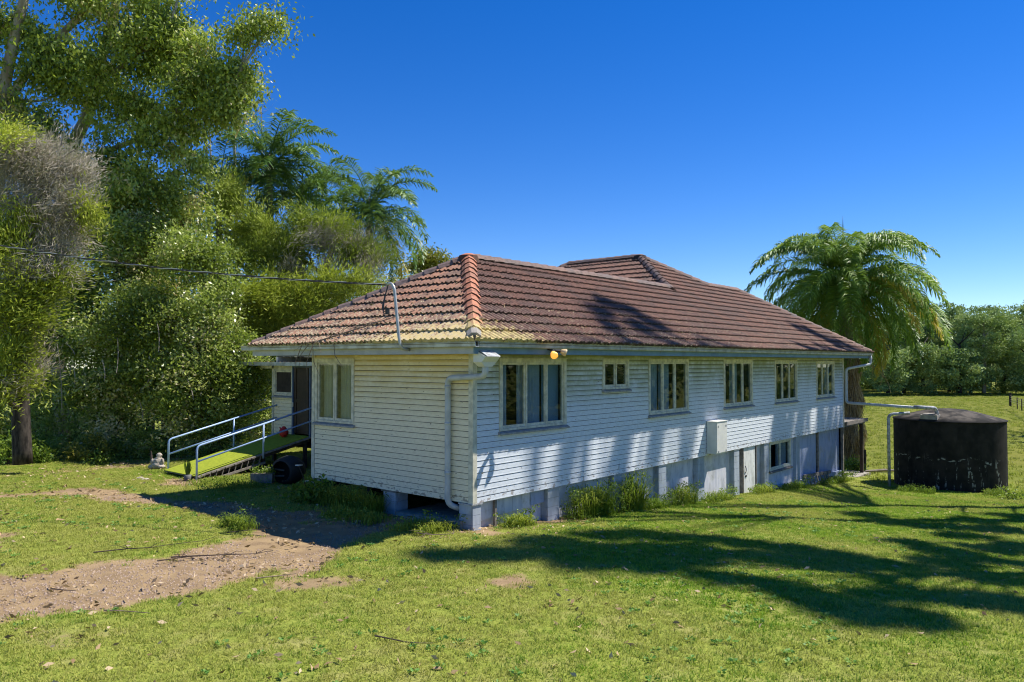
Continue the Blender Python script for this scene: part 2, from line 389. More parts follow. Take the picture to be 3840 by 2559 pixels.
def make_ground():
    xs = np.concatenate([[-300, -200, -120, -80, -55, -40], np.arange(-30, -12, .8), np.arange(-12, 12, .14), np.arange(12, 28, .3), np.arange(28, 60, 1.2), [70, 90, 120, 160, 220, 300, 450, 700]])
    ys = np.concatenate([[-500, -300, -200, -120, -80, -55, -40, -30], np.arange(-24, -10, .6), np.arange(-10, 14, .14), np.arange(14, 30, .5), [35, 45, 60, 80, 110, 160, 230, 320, 450, 700]])
    X, Y = np.meshgrid(xs, ys, indexing='ij'); Z = G(X, Y); D = dirt(X, Y)
    Z = Z - .03*D + D*(fbm(X*4, Y*4, 2, 31)-.5)*.03
    nx, ny = X.shape; V = np.stack([X.ravel(), Y.ravel(), Z.ravel()], 1)
    i = (np.arange(nx-1)[:, None]*ny + np.arange(ny-1)[None, :]).ravel()
    F = np.stack([i, i+ny, i+ny+1, i+1], 1)
    tone = fbm(X*.28, Y*.28, 3, 41).ravel()
    dens = (1-sm(.25, .75, D+(fbm(X*3, Y*3, 2, 51)-.5)*.5))
    depth = (X-CAM[0])*FH[0]+(Y-CAM[1])*FH[1]; lat = (X-CAM[0])*RH[0]+(Y-CAM[1])*RH[1]
    inhouse = ((X > .25) & (X < 23.2) & (Y > .18) & (Y < 13)) & ~((X < 3) & (Y > 5.6))
    dens = dens*(~inhouse)*(1-sm(24, 36, depth))*(depth > 4.5)*(np.abs(lat) < depth*.76+1.5)*(Y < 17)
    t = NT('lawn_and_dirt'); d = t.attr('dirt'); tn = t.attr('tone')
    n1 = t.noise(2.2, 5); n2 = t.noise(22, 5, rough=.7); n3 = t.noise(.16, 3); n4 = t.noise(60, 3, rough=.7)
    g = t.mix(t.ramp(n2, .3, .7), (.13, .17, .025), (.30, .33, .06))
    g = t.mix(t.math('MULTIPLY', t.ramp(n1, .48, .7), .5), g, (.36, .31, .13))
    far = t.mix(t.ramp(t.noise(.9, 6, rough=.7), .32, .66), (.11, .135, .014), (.17, .185, .026))
    far = t.mix(t.math('MULTIPLY', t.ramp(t.noise(.07, 4), .45, .65), .6), far, (.18, .17, .03))
    far = t.mix(t.math('MULTIPLY', t.ramp(t.noise(2.3, 5, rough=.75), .58, .66), .55), far, (.09, .11, .02))
    far = t.mix(t.math('MULTIPLY', t.ramp(t.noise(5, 4, rough=.8), .50, .62), .45), far, (.23, .24, .05))
    P = t.xyz(); g = t.mix(t.ramp(P[0], 24, 34), g, far)
    so_ = t.mix(t.ramp(n1, .35, .65), (.33, .235, .125), (.23, .16, .09))
    so_ = t.mix(t.math('MULTIPLY', t.ramp(n4, .5, .68), .6), so_, (.42, .30, .20))
    so_ = t.mix(t.math('MULTIPLY', t.ramp(n2, .56, .68), .6), so_, (.15, .10, .07))
    f = t.ramp(t.math('ADD', d, t.math('MULTIPLY', t.math('SUBTRACT', n2, .5), .7)), .28, .62)
    m = t.done(t.bsdf(t.mix(f, g, so_), .95, t.bump(n4, .02, .6), .1))
    me = mesh_np('ground', V, F, [m], True, {'dirt': D.ravel(), 'tone': tone, 'dens': dens.ravel(), 'dens2': ((X > 24) & (np.abs(lat) < depth*.72) & (lat > depth*.40) & (depth < 150)).astype(float).ravel()})
    o = link('ground', me); o['kind'] = 'structure'; return o
ground = make_ground()

# ------------------------------------------------------------------ house
H0 = empty('house', (0, 0, -.5), 'long weatherboard house on stumps with a brown tiled hip roof', 'house')
WT = 3.0; BH = .12; L = 23.4; DW = 5.4
WIN = [(.83, 3.06, 1.41, 2.85, 3), (4.68, 5.79, 2.17, 2.85, 2), (6.89, 9.06, 1.42, 2.85, 3), (11.52, 13.65, 1.42, 2.85, 3), (15.70, 17.80, 1.40, 2.83, 3), (20.02, 22.12, 1.40, 2.80, 3)]
SWIN = [(3.82, 5.24, 1.40, 2.85, 2)]
def longp(u, d, z): return Vector((u, -d, z))        # d is outwards from the wall
def shortp(u, d, z): return Vector((-d, u, z))
def seg_list(lo, hi, wins, z0, z1):
    out = []; x = lo
    for a, b, zb, zt, _ in wins:
        if zb < z1-.01 and zt > z0+.01:
            out.append((x, a-.01)); x = b+.01
    out.append((x, hi)); return [s for s in out if s[1]-s[0] > .04]
def board_wall(name, P, lo, hi, wins, bmat):
    back = MB()
    for (a, b) in seg_list(lo, hi, [(w[0], w[1], 0, 3, 0) for w in wins], 0, 3):
        p = [P(a, -.10, 0), P(b, -.10, 0), P(b, 0, 0), P(a, 0, 0)]; back.hexa(p + [q+Vector((0, 0, WT)) for q in p])
    for w in wins:
        for z0, z1 in ((0, w[2]-.01), (w[3]+.01, WT)):
            p = [P(w[0]-.01, -.10, z0), P(w[1]+.01, -.10, z0), P(w[1]+.01, 0, z0), P(w[0]-.01, 0, z0)]; back.hexa(p + [q+Vector((0, 0, z1-z0)) for q in p])
    wall = back.build(name, M['dark'], H0, label=None)
    for r in range(25):
        z = r*BH
        for (a, b) in seg_list(lo, hi, wins, z, z+BH):
            # long runs are butted from several lengths
            cuts = [a]; 
            while b-cuts[-1] > 6.5: cuts.append(cuts[-1]+random.uniform(3.2, 5.4))
            cuts.append(b)
            for c0, c1 in zip(cuts[:-1], cuts[1:]):
                j = random.uniform(-.0015, .0015); k = random.uniform(-.0012, .0012)
                prof = [(.001, .0), (.018+j, .0005), (.0185+j, .008), (.0155, .030), (.0135, .070), (.0105, BH-.011), (.001, BH-.0105)]
                m = MB(); e = .0015; n = len(prof)
                vs = [P(c0+e, d, z+k+h) for d, h in prof] + [P(c1-e, d, z-k+h) for d, h in prof]
                m.add(vs, [(i, (i+1) % n, n+(i+1) % n, n+i) for i in range(n)] + [tuple(range(n)), tuple(range(2*n-1, n-1, -1))])
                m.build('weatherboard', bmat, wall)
    return wall
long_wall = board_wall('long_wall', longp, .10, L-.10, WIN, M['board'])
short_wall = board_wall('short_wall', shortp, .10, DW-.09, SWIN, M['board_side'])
m = MB()
m.box(-.028, .095, -.028, .0, -.02, WT); m.box(-.028, -.001, .0, .095, -.02, WT)
m.box(L-.095, L+.028, -.028, .0, -.02, WT); m.box(-.028, -.001, DW-.085, DW+.03, -.02, WT)
m.build('corner_board', M['trim'], H0)
m = MB()                                             # walls out of this view, the floor and the ceiling
m.box(.1, 3.3, DW-.1, DW, 0, WT); m.box(L-.12, L, .12, DW, 0, WT); m.box(20, L-.12, DW-.1, DW, 0, WT); m.box(19.9, 20, DW, 12.6, 0, WT); m.box(3.5, 20, 12.5, 12.6, 0, WT)
m.box(3.36, 3.46, DW, 10.3, 0, WT)
m.build('rear_wall', M['trim'], H0)
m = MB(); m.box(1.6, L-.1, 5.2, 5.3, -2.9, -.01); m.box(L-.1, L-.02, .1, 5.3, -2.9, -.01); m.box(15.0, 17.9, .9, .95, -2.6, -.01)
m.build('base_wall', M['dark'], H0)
m = MB(); m.box(.12, L-.12, .12, DW-.1, .02, .14); m.box(3.5, 19.9, DW-.1, 12.5, .02, .14)
for y in (.7, 2.6, 4.6): m.box(.1, L-.1, y, y+.1, -.16, .02)
m.build('floor_frame', M['dark'], H0)
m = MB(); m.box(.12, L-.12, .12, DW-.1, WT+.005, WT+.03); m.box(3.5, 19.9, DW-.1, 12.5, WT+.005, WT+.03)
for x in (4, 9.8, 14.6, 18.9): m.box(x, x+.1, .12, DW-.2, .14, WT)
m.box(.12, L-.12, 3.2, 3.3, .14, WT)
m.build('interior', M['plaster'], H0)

def curtain(P, u0, u1, z0, z1, d, mat, win, folds=.11, amp=.025):
    m = MB(); n = max(8, int((u1-u0)/folds*6)); ph = random.random()*6
    vs = []
    for i in range(n+1):
        u = u0+(u1-u0)*i/n; dd = d + amp*sin(2*pi*(u-u0)/folds*(1+.15*sin(u*7))+ph)
        vs += [P(u, dd, z0), P(u, dd, z1)]
    m.add(vs, [(2*i, 2*i+2, 2*i+3, 2*i+1) for i in range(n)])
    me = m.mesh('curtain', mat, True); return link('curtain', me, win)
def window(P, u0, u1, z0, z1, n, splits=None, sill=True, curt=(), mat=None, sillmat=None, label=None, name='window'):
    mat = mat or M['trim']; m = MB()
    def B(a, b, d0, d1, c, d): 
        p = [P(a, d0, c), P(b, d0, c), P(b, d1, c), P(a, d1, c)]; m.hexa(p+[q+Vector((0, 0, d-c)) for q in p])
    B(u0-.05, u0+.035, -.10, .035, z0-.02, z1+.05); B(u1-.035, u1+.05, -.10, .035, z0-.02, z1+.05)
    B(u0+.035, u1-.035, -.10, .037, z1-.035, z1+.05); B(u0+.035, u1-.035, -.10, .033, z0-.02, z0+.03)
    B(u0-.06, u1+.06, .0352, .055, z1+.052, z1+.065)
    sp = splits or [i/n for i in range(n+1)]
    us = [u0+.035+(u1-u0-.07)*s for s in sp]
    for k in range(n):
        a, b = us[k], us[k+1]; w = .042
        if k: B(a-.016, a+.016, -.055, .022, z0+.03, z1-.035)
        a += .017 if k else .002; b -= .017 if k < n-1 else .002
        B(a, a+w, -.04, .006, z0+.032, z1-.037); B(b-w, b, -.04, .006, z0+.032, z1-.037)
        B(a+w, b-w, -.04, .006, z1-.037-w, z1-.037); B(a+w, b-w, -.04, .006, z0+.032, z0+.032+w*1.4)
    win = m.build(name, mat, H0, label=label)
    for k in range(n):
        a = us[k]+.05; b = us[k+1]-.05; g = MB(); tl = random.uniform(-.003, .003)
        p = [P(a, -.022+tl, z0+.08), P(b, -.022-tl, z0+.08), P(b, -.018-tl, z0+.08), P(a, -.018+tl, z0+.08)]
        g.hexa(p+[q+Vector((0, 0, z1-z0-.15)) for q in p]); g.build('pane', M['glass'], win)
    if sill:
        s = MB(); prof = [(0, -.085), (.09, -.10), (.092, -.062), (0, -.022)]
        a, b = u0-.09, u1+.09; vs = [P(a, d+.001, z0+h) for d, h in prof]+[P(b, d+.001, z0+h) for d, h in prof]
        s.add(vs, [(i, (i+1) % 4, 4+(i+1) % 4, 4+i) for i in range(4)]+[(0, 1, 2, 3), (7, 6, 5, 4)]); s.build('sill', sillmat or M['sillp'], win)
    for (a, b, mt) in curt: curtain(P, u0+(u1-u0)*a, u0+(u1-u0)*b, z0-.1, z1+.02, -.15, mt, win)
    return win
cu = M['curtain']
w = window(longp, *WIN[0], splits=[0, .365, .70, 1], curt=[(.0, .17, cu), (.30, .66, cu)], label='widest three pane window with blue grey curtains')
b_ = MB(); b_.add([longp(2.38, -.14, 1.3), longp(3.02, -.14, 1.3), longp(3.02, -.14, 2.9), longp(2.38, -.14, 2.9)], [(0, 1, 2, 3)]); b_.build('blind', M['blind'], w)
window(longp, *WIN[1], label='small high two pane window with louvres')
window(longp, *WIN[2], curt=[(.08, .3, cu), (.36, .62, cu)])
window(longp, *WIN[3], curt=[(.02, .16, M['curtain_cream']), (.36, .60, cu)])
window(longp, *WIN[4]); window(longp, *WIN[5], curt=[(.7, .95, cu)])
window(shortp, *SWIN[0], curt=[(.0, .47, M['curtain_cream']), (.72, .93, M['curtain_cream'])], label='two pane side window with cream curtains')
# louvre blades in the small window
for k in range(8):
    m = MB(); z = 2.24+k*.07; m.hexa([longp(a, d, z+dz) for a, d, dz in ((4.75, -.07, 0), (5.72, -.07, 0), (5.72, -.045, .035), (4.75, -.045, .035), (4.75, -.075, .005), (5.72, -.075, .005), (5.72, -.05, .04), (4.75, -.05, .04))]); m.build('louvre', M['timber_dark'], H0)

# eaves: fascia, soffit, gutter
GZT = 3.23; YL = 7.1; XR = 25.12
m = MB(); m.box(-.63, XR-.05, -.63, -.605, 2.985, 3.20); m.build('fascia', M['fascia'], H0, label='blue grey fascia above the long wall')
m = MB(); m.box(-.63, -.605, -.605, YL+.03, 2.985, 3.20); m.build('fascia', M['fascia_side'], H0, label='grey fascia above the short wall')
m = MB(); m.box(XR-.05, XR-.025, -.605, YL, 2.985, 3.20); m.box(-.6, XR-.05, YL+.005, YL+.03, 2.985, 3.2); m.build('fascia', M['fascia_side'], H0)
m = MB(); m.box(-.604, XR-.051, -.604, -.002, 3.0, 3.012); m.box(-.604, -.002, 0, YL, 3.0, 3.012); m.box(0, XR-.06, DW+.01, YL, 3.002, 3.014); m.box(L+.01, XR-.06, 0, DW, 3.002, 3.014); m.build('soffit', M['soffit'], H0)
gp = [(0, -.002), (.0, -.115), (.085, -.12), (.10, -.105), (.105, -.03), (.12, -.012), (.122, .0), (.108, .004), (.098, -.02), (.09, -.105), (.01, -.105), (.008, -.002)]
m = MB(); m.prism(gp, (-.60, -.632, GZT), (XR+.13, -.632, GZT), (0, -1, 0), (0, 0, 1)); m.build('gutter', M['gutter'], H0)
m = MB(); m.prism(gp, (-.632, -.755, GZT+.002), (-.632, 7.5, GZT+.002), (-1, 0, 0), (0, 0, 1)); m.build('gutter', M['gutter'], H0)
for i in range(13):                                   # joins and brackets under the long gutter
    x = .4+i*1.95; m = MB(); m.prism([(.0, -.118), (.09, -.126), (.108, -.11), (.112, -.03), (.127, -.012), (.127, .007), (.123, .007), (.118, -.012), (.104, -.03), (.10, -.106), (.085, -.121), (0, -.116)], (x, -.634, GZT), (x+.03, -.634, GZT), (0, -1, 0), (0, 0, 1)); m.build('gutter_bracket', M['gutter'], H0)

# ------------------------------------------------------------------ roof
T1 = .6017; ZE = 3.23; O = -.75; B1 = 3.73
APX = (2.98, 2.98, ZE+T1*B1); AP2 = (16.02, 5.71, ZE+T1*6.46); AP2B = (16.02, 9.28, AP2[2])
HL = (16.02-5.98*(1-B1/6.46), 2.98, APX[2]); ZR = ZE+T1*4.579; HR = (16.02+7.51*(1-4.579/6.46), O+4.579, ZR); RR = (21.15, O+4.579, ZR)
CN = (O, O, ZE); CL = (O, YL, ZE); CR = (XR+.1, O, ZE); CBR = (XR+.1, YL+.4, ZE); CLB = (10.04, O, ZE)
def drop(p, d=.05): return (p[0], p[1], p[2]-d)
m = MB()
pts = [drop(p) for p in (CN, CR, RR, HR, AP2, HL, APX, CL, CBR, AP2B)]
C0, C1, C2, C3, C4, C5, C6, C7, C8, C9 = range(10)
pts += [drop(p) for p in ((10.04, 15.74, ZE), (23.5, 15.74, ZE), (10.04, YL, ZE), (23.5, YL, ZE))]
m.add(pts, [(0, 1, 2, 3, 4, 5, 6), (0, 6, 7), (6, 5, 12, 7), (1, 8, 2), (2, 8, 13, 3), (4, 9, 10, 12, 5), (9, 4, 3, 13, 11), (9, 11, 10)])
roof = m.build('roof', M['under'], H0, label='tiled hip roof with two ridge levels')
TW, TE = .31, .40
def tile_template():
    prof = [(0, .012), (.03, .040), (.055, .046), (.08, .040), (.105, .014), (.15, .008), (.19, .012), (.215, .036), (.24, .044), (.265, .038), (.29, .014), (.306, .010)]
    V = []; n = len(prof)
    for u, h in prof: V.append((u, -.02, h+.046))
    for u, h in prof: V.append((u, TE-.005, h-.004))
    for u, h in prof: V.append((u, -.02, h*.35-.004))
    F = [(i, i+1, n+i+1, n+i) for i in range(n-1)] + [(2*n+i, 2*n+i+1, i+1, i) for i in range(n-1)]
    F += [(0, n, 2*n), (n-1, 3*n-1, 2*n-1)]
    return V, F
TV, TF = tile_template()
tile_meshes = {}
def tile_mesh(mat):
    if mat.name not in tile_meshes:
        me = bpy.data.meshes.new('roof_tile'); me.from_pydata(TV, [], TF); me.materials.append(mat); me.update(); tile_meshes[mat.name] = me
    return tile_meshes[mat.name]
def inside(p, poly):
    c = False; n = len(poly)
    for i in range(n):
        x1, y1 = poly[i]; x2, y2 = poly[(i+1) % n]
        if (y1 > p[1]) != (y2 > p[1]) and p[0] < (x2-x1)*(p[1]-y1)/(y2-y1)+x1: c = not c
    return c
def seg_x(a, b, c, d):
    def o(p, q, r): return (q[0]-p[0])*(r[1]-p[1])-(q[1]-p[1])*(r[0]-p[0])
    return o(a, b, c)*o(a, b, d) < 0 and o(c, d, a)*o(c, d, b) < 0
TILES = []
def tile_plane(P0, e, s, world_poly, mat, wmin=0):
    P0 = Vector(P0); e = Vector(e).normalized(); s = Vector(s).normalized(); nrm = e.cross(s).normalized()
    if nrm.z < 0: raise RuntimeError('tile plane faces down')
    poly = [((Vector(p)-P0).dot(e), (Vector(p)-P0).dot(s)) for p in world_poly]
    MX = Matrix(((e.x, s.x, nrm.x, P0.x), (e.y, s.y, nrm.y, P0.y), (e.z, s.z, nrm.z, P0.z), (0, 0, 0, 1)))
    umin = min(p[0] for p in poly); umax = max(p[0] for p in poly); wmax = max(p[1] for p in poly)
    r = int(max(0, wmin)/TE); npol = len(poly)
    while r*TE < wmax:
        j = int(math.floor(umin/TW))-1
        while j*TW < umax:
            u0 = j*TW + random.uniform(-.003, .003); w0 = r*TE + random.uniform(-.006, .006)
            cs = [(u0+.01, w0+.01), (u0+TW-.01, w0+.01), (u0+TW-.01, w0+TE-.02), (u0+.01, w0+TE-.02)]
            ins = [inside(c, poly) for c in cs]
            cross = [k for k in range(npol) if any(seg_x(cs[i], cs[(i+1) % 4], poly[k], poly[(k+1) % npol]) for i in range(4))]
            if all(ins) and not cross or (all(ins)):
                rot = Matrix.Rotation(random.uniform(-.012, .012), 4, 'Z')
                TILES.append((MX @ Matrix.Translation((u0, w0, random.uniform(0, .006))) @ rot, None, mat))
            elif any(ins) or inside((u0+TW/2, w0+TE/2), poly):
                bm = bmesh.new(); vs = [bm.verts.new((x, y, z)) for x, y, z in TV]
                for f in TF: bm.faces.new([vs[i] for i in f])
                for k in cross:
                    a = poly[k]; b = poly[(k+1) % npol]
                    if abs(a[1]-b[1]) < .01 and a[1] < .1: continue
                    dx, dy = b[0]-a[0], b[1]-a[1]; nx, ny = dy, -dx
                    cx, cy = u0+TW/2-a[0], w0+TE/2-a[1]
                    # outside is the side away from the inside corners
                    ic = [c for c, q in zip(cs, ins) if q] or [(u0+TW/2, w0+TE/2)]
                    sgn = sum((c[0]-a[0])*nx+(c[1]-a[1])*ny for c in ic)
                    if sgn > 0: nx, ny = -nx, -ny
                    bmesh.ops.bisect_plane(bm, geom=bm.verts[:]+bm.edges[:]+bm.faces[:], plane_co=(a[0]-u0, a[1]-w0, 0), plane_no=(nx, ny, 0), clear_outer=True)
                if len(bm.faces):
                    V = [v.co.copy() for v in bm.verts]; idx = {v: i for i, v in enumerate(bm.verts)}
                    TILES.append((MX @ Matrix.Translation((u0, w0, .001)), (V, [[idx[v] for v in f.verts] for f in bm.faces]), mat))
                bm.free()
            j += 1
        r += 1
k = 1/sqrt(1+T1*T1)
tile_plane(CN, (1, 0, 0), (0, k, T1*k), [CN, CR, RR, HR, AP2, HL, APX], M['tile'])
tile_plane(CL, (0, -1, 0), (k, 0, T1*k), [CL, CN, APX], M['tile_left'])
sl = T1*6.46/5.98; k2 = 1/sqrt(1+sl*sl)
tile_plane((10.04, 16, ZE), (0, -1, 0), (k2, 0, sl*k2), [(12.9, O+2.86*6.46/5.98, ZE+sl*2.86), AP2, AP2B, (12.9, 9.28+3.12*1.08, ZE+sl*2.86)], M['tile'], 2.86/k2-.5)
TILES.sort(key=lambda t: (t[0].translation - Vector(CAM)).length)
big_v, big_f, big_r = {}, {}, {}
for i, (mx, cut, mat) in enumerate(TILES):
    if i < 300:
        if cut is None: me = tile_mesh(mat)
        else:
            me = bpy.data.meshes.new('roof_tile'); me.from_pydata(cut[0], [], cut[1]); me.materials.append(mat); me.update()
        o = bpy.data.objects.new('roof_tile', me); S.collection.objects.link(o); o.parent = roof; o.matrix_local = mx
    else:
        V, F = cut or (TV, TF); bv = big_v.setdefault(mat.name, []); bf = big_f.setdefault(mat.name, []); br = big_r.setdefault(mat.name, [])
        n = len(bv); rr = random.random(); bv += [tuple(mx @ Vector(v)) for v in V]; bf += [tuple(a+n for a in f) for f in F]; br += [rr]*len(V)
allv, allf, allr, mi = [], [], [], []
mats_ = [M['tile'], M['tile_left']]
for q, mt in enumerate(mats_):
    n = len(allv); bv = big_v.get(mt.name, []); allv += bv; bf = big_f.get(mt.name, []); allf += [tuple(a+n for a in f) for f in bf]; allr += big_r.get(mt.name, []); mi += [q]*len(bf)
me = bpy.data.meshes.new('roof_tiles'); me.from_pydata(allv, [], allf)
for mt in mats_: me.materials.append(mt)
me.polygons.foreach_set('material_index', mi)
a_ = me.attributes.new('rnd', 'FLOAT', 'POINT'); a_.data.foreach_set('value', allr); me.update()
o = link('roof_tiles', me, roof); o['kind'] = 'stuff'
# plain courses on the slopes that face away
def caps(a, b, mat, step=.40, wid=.17, start=0, endcap=False, drop_end=None):
    a = Vector(a); b = Vector(b); d = (b-a).normalized(); n = int(round((b-a).length/step)); step = (b-a).length/n
    side = d.cross(Vector((0, 0, 1))).normalized(); up = side.cross(d).normalized()
    prof = [(-wid, -.055), (-wid*.55, .035), (0, .085), (wid*.55, .035), (wid, -.055)]
    for i in range(n):
        m = MB(); p = a + d*(i*step-.03); q = a + d*((i+1)*step+.02)
        lift0, lift1 = .030, .0
        j = random.uniform(-.008, .008)
        vs = [p+side*(u+j)+up*(h+lift0) for u, h in prof]+[q+side*(u*.88+j)+up*(h+lift1) for u, h in prof]+[p+side*(u*.86+j)+up*(h-.025+lift0) for u, h in prof]
        m.add(vs, [(i2, i2+1, 6+i2, 5+i2) for i2 in range(4)]+[(10+i2, 11+i2, 1+i2, i2) for i2 in range(4)])
        mt = mat(i/n) if callable(mat) else mat
        m.build('ridge_tile', mt, roof)
U3 = Vector((0, 0, .045))
def V3(p, dz=.055): return Vector(p)+Vector((0, 0, dz))
caps(V3(CN, .06)+Vector((.12, .12, 0)), V3(APX), M['cap_near'], .40, .20)
caps(V3(CL)+Vector((.1, -.1, 0)), V3(APX), M['cap'])
caps(V3(HL), V3(APX), M['cap'])
caps(V3(HL)-Vector((.2, .2, .12)), V3(AP2), M['cap'])
caps(V3(AP2B), V3(AP2), M['cap']); caps(V3((12.9, 12.4, ZE+sl*2.86)), V3(AP2B), M['cap'])
caps(V3(HR), V3(AP2), M['cap']); caps(V3(RR), V3(HR), M['cap']); caps(V3(CR)+Vector((-.1, .1, 0)), V3(RR), M['cap'])
for p in (APX, AP2):                                 # capping pieces at the two peaks
    m = MB(); n = 10
    for zz, rr in ((.0, .30), (.10, .24), (.155, .10), (.17, .0001)):
        for q in range(n):
            a = 2*pi*q/n; m.v.append((p[0]+rr*cos(a), p[1]+rr*sin(a), p[2]+zz-.02+(0 if rr < .29 else -.06)))
    for j in range(3):
        for q in range(n): m.f.append((j*n+q, j*n+(q+1) % n, (j+1)*n+(q+1) % n, (j+1)*n+q))
    m.build('ridge_tile', M['cap_near'] if p is APX else M['cap'], roof)
# mortar bedding under the near hip foot
m = MB(); m.tube([(-.66, -.66, ZE+.02), (-.45, -.45, ZE+.12)], [.15, .16], 9); m.build('mortar_bed', M['concrete'], roof)

# ------------------------------------------------------------------ under the floor: stumps and panels
def stump(x, y0, y1, wid):
    gz = min(g1(x, y0), g1(x+wid, y0))-.06; z = -.005; par = None; k = 0
    m = MB(); m.box(x-.03, x+wid+.03, y0-.02, y1, -.03, -.005); par = m.build('stump', M['pipe_old'], H0)
    z = -.032
    while z > gz:
        h = min(.2, z-gz+.02); b = MB(); j = random.uniform(-.003, .003)
        b.box(x+j, x+wid+j, y0+j, y1, z-h+.006, z); b.build('concrete_block', M['stump'], par); z -= h
    m = MB(); m.box(x+.01, x+wid-.01, y0+.012, y1-.01, gz, -.03); m.build('mortar_core', M['concrete'], par)
for x, wd in ((-.02, .24), (2.45, .42), (5.15, .38), (7.40, .42), (9.72, .42), (12.26, .38), (14.72, .35), (17.72, .40)):
    stump(x, -.02 if x < 0 else .01, .36, wd)
for y, wd in ((2.33, .40), (5.12, .28)):
    gz = g1(.1, y)-.1; m = MB(); m.box(-.03, .4, y-.05, y+wd+.05, -.035, -.006); par = m.build('stump', M['timber_grey'], H0); z = -.037
    while z > gz:
        b = MB(); b.box(0, .36, y, y+wd, z-.194, z); b.build('concrete_block', M['stump'], par); z -= .2
for x in (6, 12, 18):
    for y in (2.4, 5.0):
        m = MB(); m.box(x, x+.3, y, y+.3, g1(x, y)-.2, 0); m.build('stump', M['concrete'], H0)
def panel(x0, x1, mat, y=.17, zt=-.01, zb=None, name='base_panel', gap=.006):
    m = MB(); b0 = g1(x0, 0)-.08 if zb is None else zb; b1 = g1(x1, 0)-.08 if zb is None else zb
    m.hexa([(x0+gap, y, b0), (x1-gap, y, b1), (x1-gap, y+.02, b1), (x0+gap, y+.02, b0), (x0+gap, y, zt), (x1-gap, y, zt), (x1-gap, y+.02, zt), (x0+gap, y+.02, zt)])
    return m.build(name, mat, H0)
PM, PB = M['panel'], M['panel_blue']
def slant(x0, x1, za, zb, mat, y=.12):
    m = MB(); m.hexa([(x0, y, za), (x1, y, zb), (x1, y+.02, zb), (x0, y+.02, za), (x0, y, -.01), (x1, y, -.01), (x1, y+.02, -.01), (x0, y+.02, -.01)]); m.build('base_panel', mat, H0)
slant(.23, .78, -.42, -.38, PM); slant(.79, 1.35, -.38, -.36, PM); slant(1.36, 1.95, -.36, -.35, PM); slant(1.955, 2.44, -.32, -.31, PB, .10)
panel(.24, 2.44, PM, .20, -.30)
m = MB(); m.box(.72, .78, .05, .10, g1(.7, 0)-.02, -.01); m.build('batten', M['timber_grey'], H0)
for a, b, mt in ((2.87, 4.0, PM), (4.0, 5.15, PM), (5.53, 6.45, PM), (6.45, 7.40, PM), (7.82, 8.8, PM), (8.8, 9.72, PM), (10.14, 11.05, PM), (11.05, 12.26, PM),
                 (12.64, 13.05, M['white_door']), (13.96, 14.72, PM), (18.12, 20.38, PB), (20.52, 22.7, PB), (22.7, 23.38, PB)):
    panel(a, b, mt)
m = MB(); m.box(13.02, 13.95, .03, .06, g1(13.5, 0)-.03, -.02); dp = m.build('access_door', M['white_door'], H0, label='white access door under the house with a latch')
m = MB(); m.tube(arc((13.16, .03, -.62), (13.13, -.05, -.74), (13.16, .03, -.86)), .012, 6); m.box(13.12, 13.25, .012, .03, -.98, -.93); m.build('handle', M['blackthing'], dp)
m = MB(); m.box(12.99, 13.02, .02, .19, g1(13, 0), -.01); m.box(14.0, 14.03, .0, .19, g1(14, 0), -.01); m.box(20.40, 20.50, .09, .16, -1.62, -.01); m.box(23.3, 23.4, .0, .17, g1(23.4, 0)-.1, -.01); m.build('batten', M['timber_grey'], H0)
m = MB(); m.box(15.07, 15.40, .12, .16, -1.9, -.01); m.box(15.40, 17.42, .12, .16, -1.95, -1.05); m.box(17.42, 17.72, .12, .16, -2.0, -.01); m.build('base_panel', PM, H0)
def lowp(u, d, z): return Vector((u, .12-d, z))
window(lowp, 15.45, 17.38, -1.03, -.06, 2, curt=[(.5, .98, M['curtain'])], label='two pane window under the floor in the base wall', sillmat=M['timber_grey'])
m = MB(); m.hexa([(18.0, .05, g1(18, 0)-.1), (23.4, .05, g1(23.4, 0)-.1), (23.4, .16, g1(23.4, 0)-.1), (18.0, .16, g1(18, 0)-.1), (18.0, .05, -1.70), (23.4, .05, -1.86), (23.4, .16, -1.86), (18, .16, -1.70)]); m.build('footing', PB, H0)
m = MB(); m.hexa([(14.7, .02, g1(14.7, 0)-.1), (17.7, .02, g1(17.7, 0)-.1), (17.7, .12, g1(17.7, 0)-.1), (14.7, .12, g1(14.7, 0)-.1), (14.7, .02, -1.5), (17.7, .02, -1.72), (17.7, .12, -1.72), (14.7, .12, -1.5)]); m.build('footing', M['stump'], H0)
m = MB(); m.beam((18.5, .0, -1.58), (21.6, .0, -1.74), .05, .12); v_ = m.build('vent_rail', M['timber_grey'], H0)
for i in range(6):
    m = MB(); x = 19.0+i*.42; m.beam((x, -.03, -1.66), (x+.12, -.10, -2.12), .07, .03, (0, 1, 0)); m.build('slat', M['timber_grey'], v_)
# slab edge under the short wall
m = MB(); m.hexa([(-.10, .24, -.62), (-.10, 2.3, -.62), (1.6, 2.3, -.62), (1.6, .24, -.62), (-.10, .24, -.36), (-.02, 2.3, -.44), (1.6, 2.3, -.44), (1.6, .24, -.36)]); m.build('slab_edge', M['concrete'], H0)

# meter box
m = MB(); m.box(10.24, 10.99, -.33, -.03, .06, 1.02); mb = m.build('meter_box', M['meter'], H0, label='pale metal meter box on the long wall')
m = MB(); m.box(10.27, 10.96, -.345, -.331, .09, .99); m.box(10.22, 11.01, -.36, -.028, 1.021, 1.04); m.build('door', M['meter'], mb)
for zz in (.14, .90):
    for xx in (10.33, 10.85):
        for q in range(3): m = MB(); m.box(xx, xx+.08, -.349, -.3455, zz-q*.022, zz+.008-q*.022); m.build('vent_slot', M['pot'], mb)
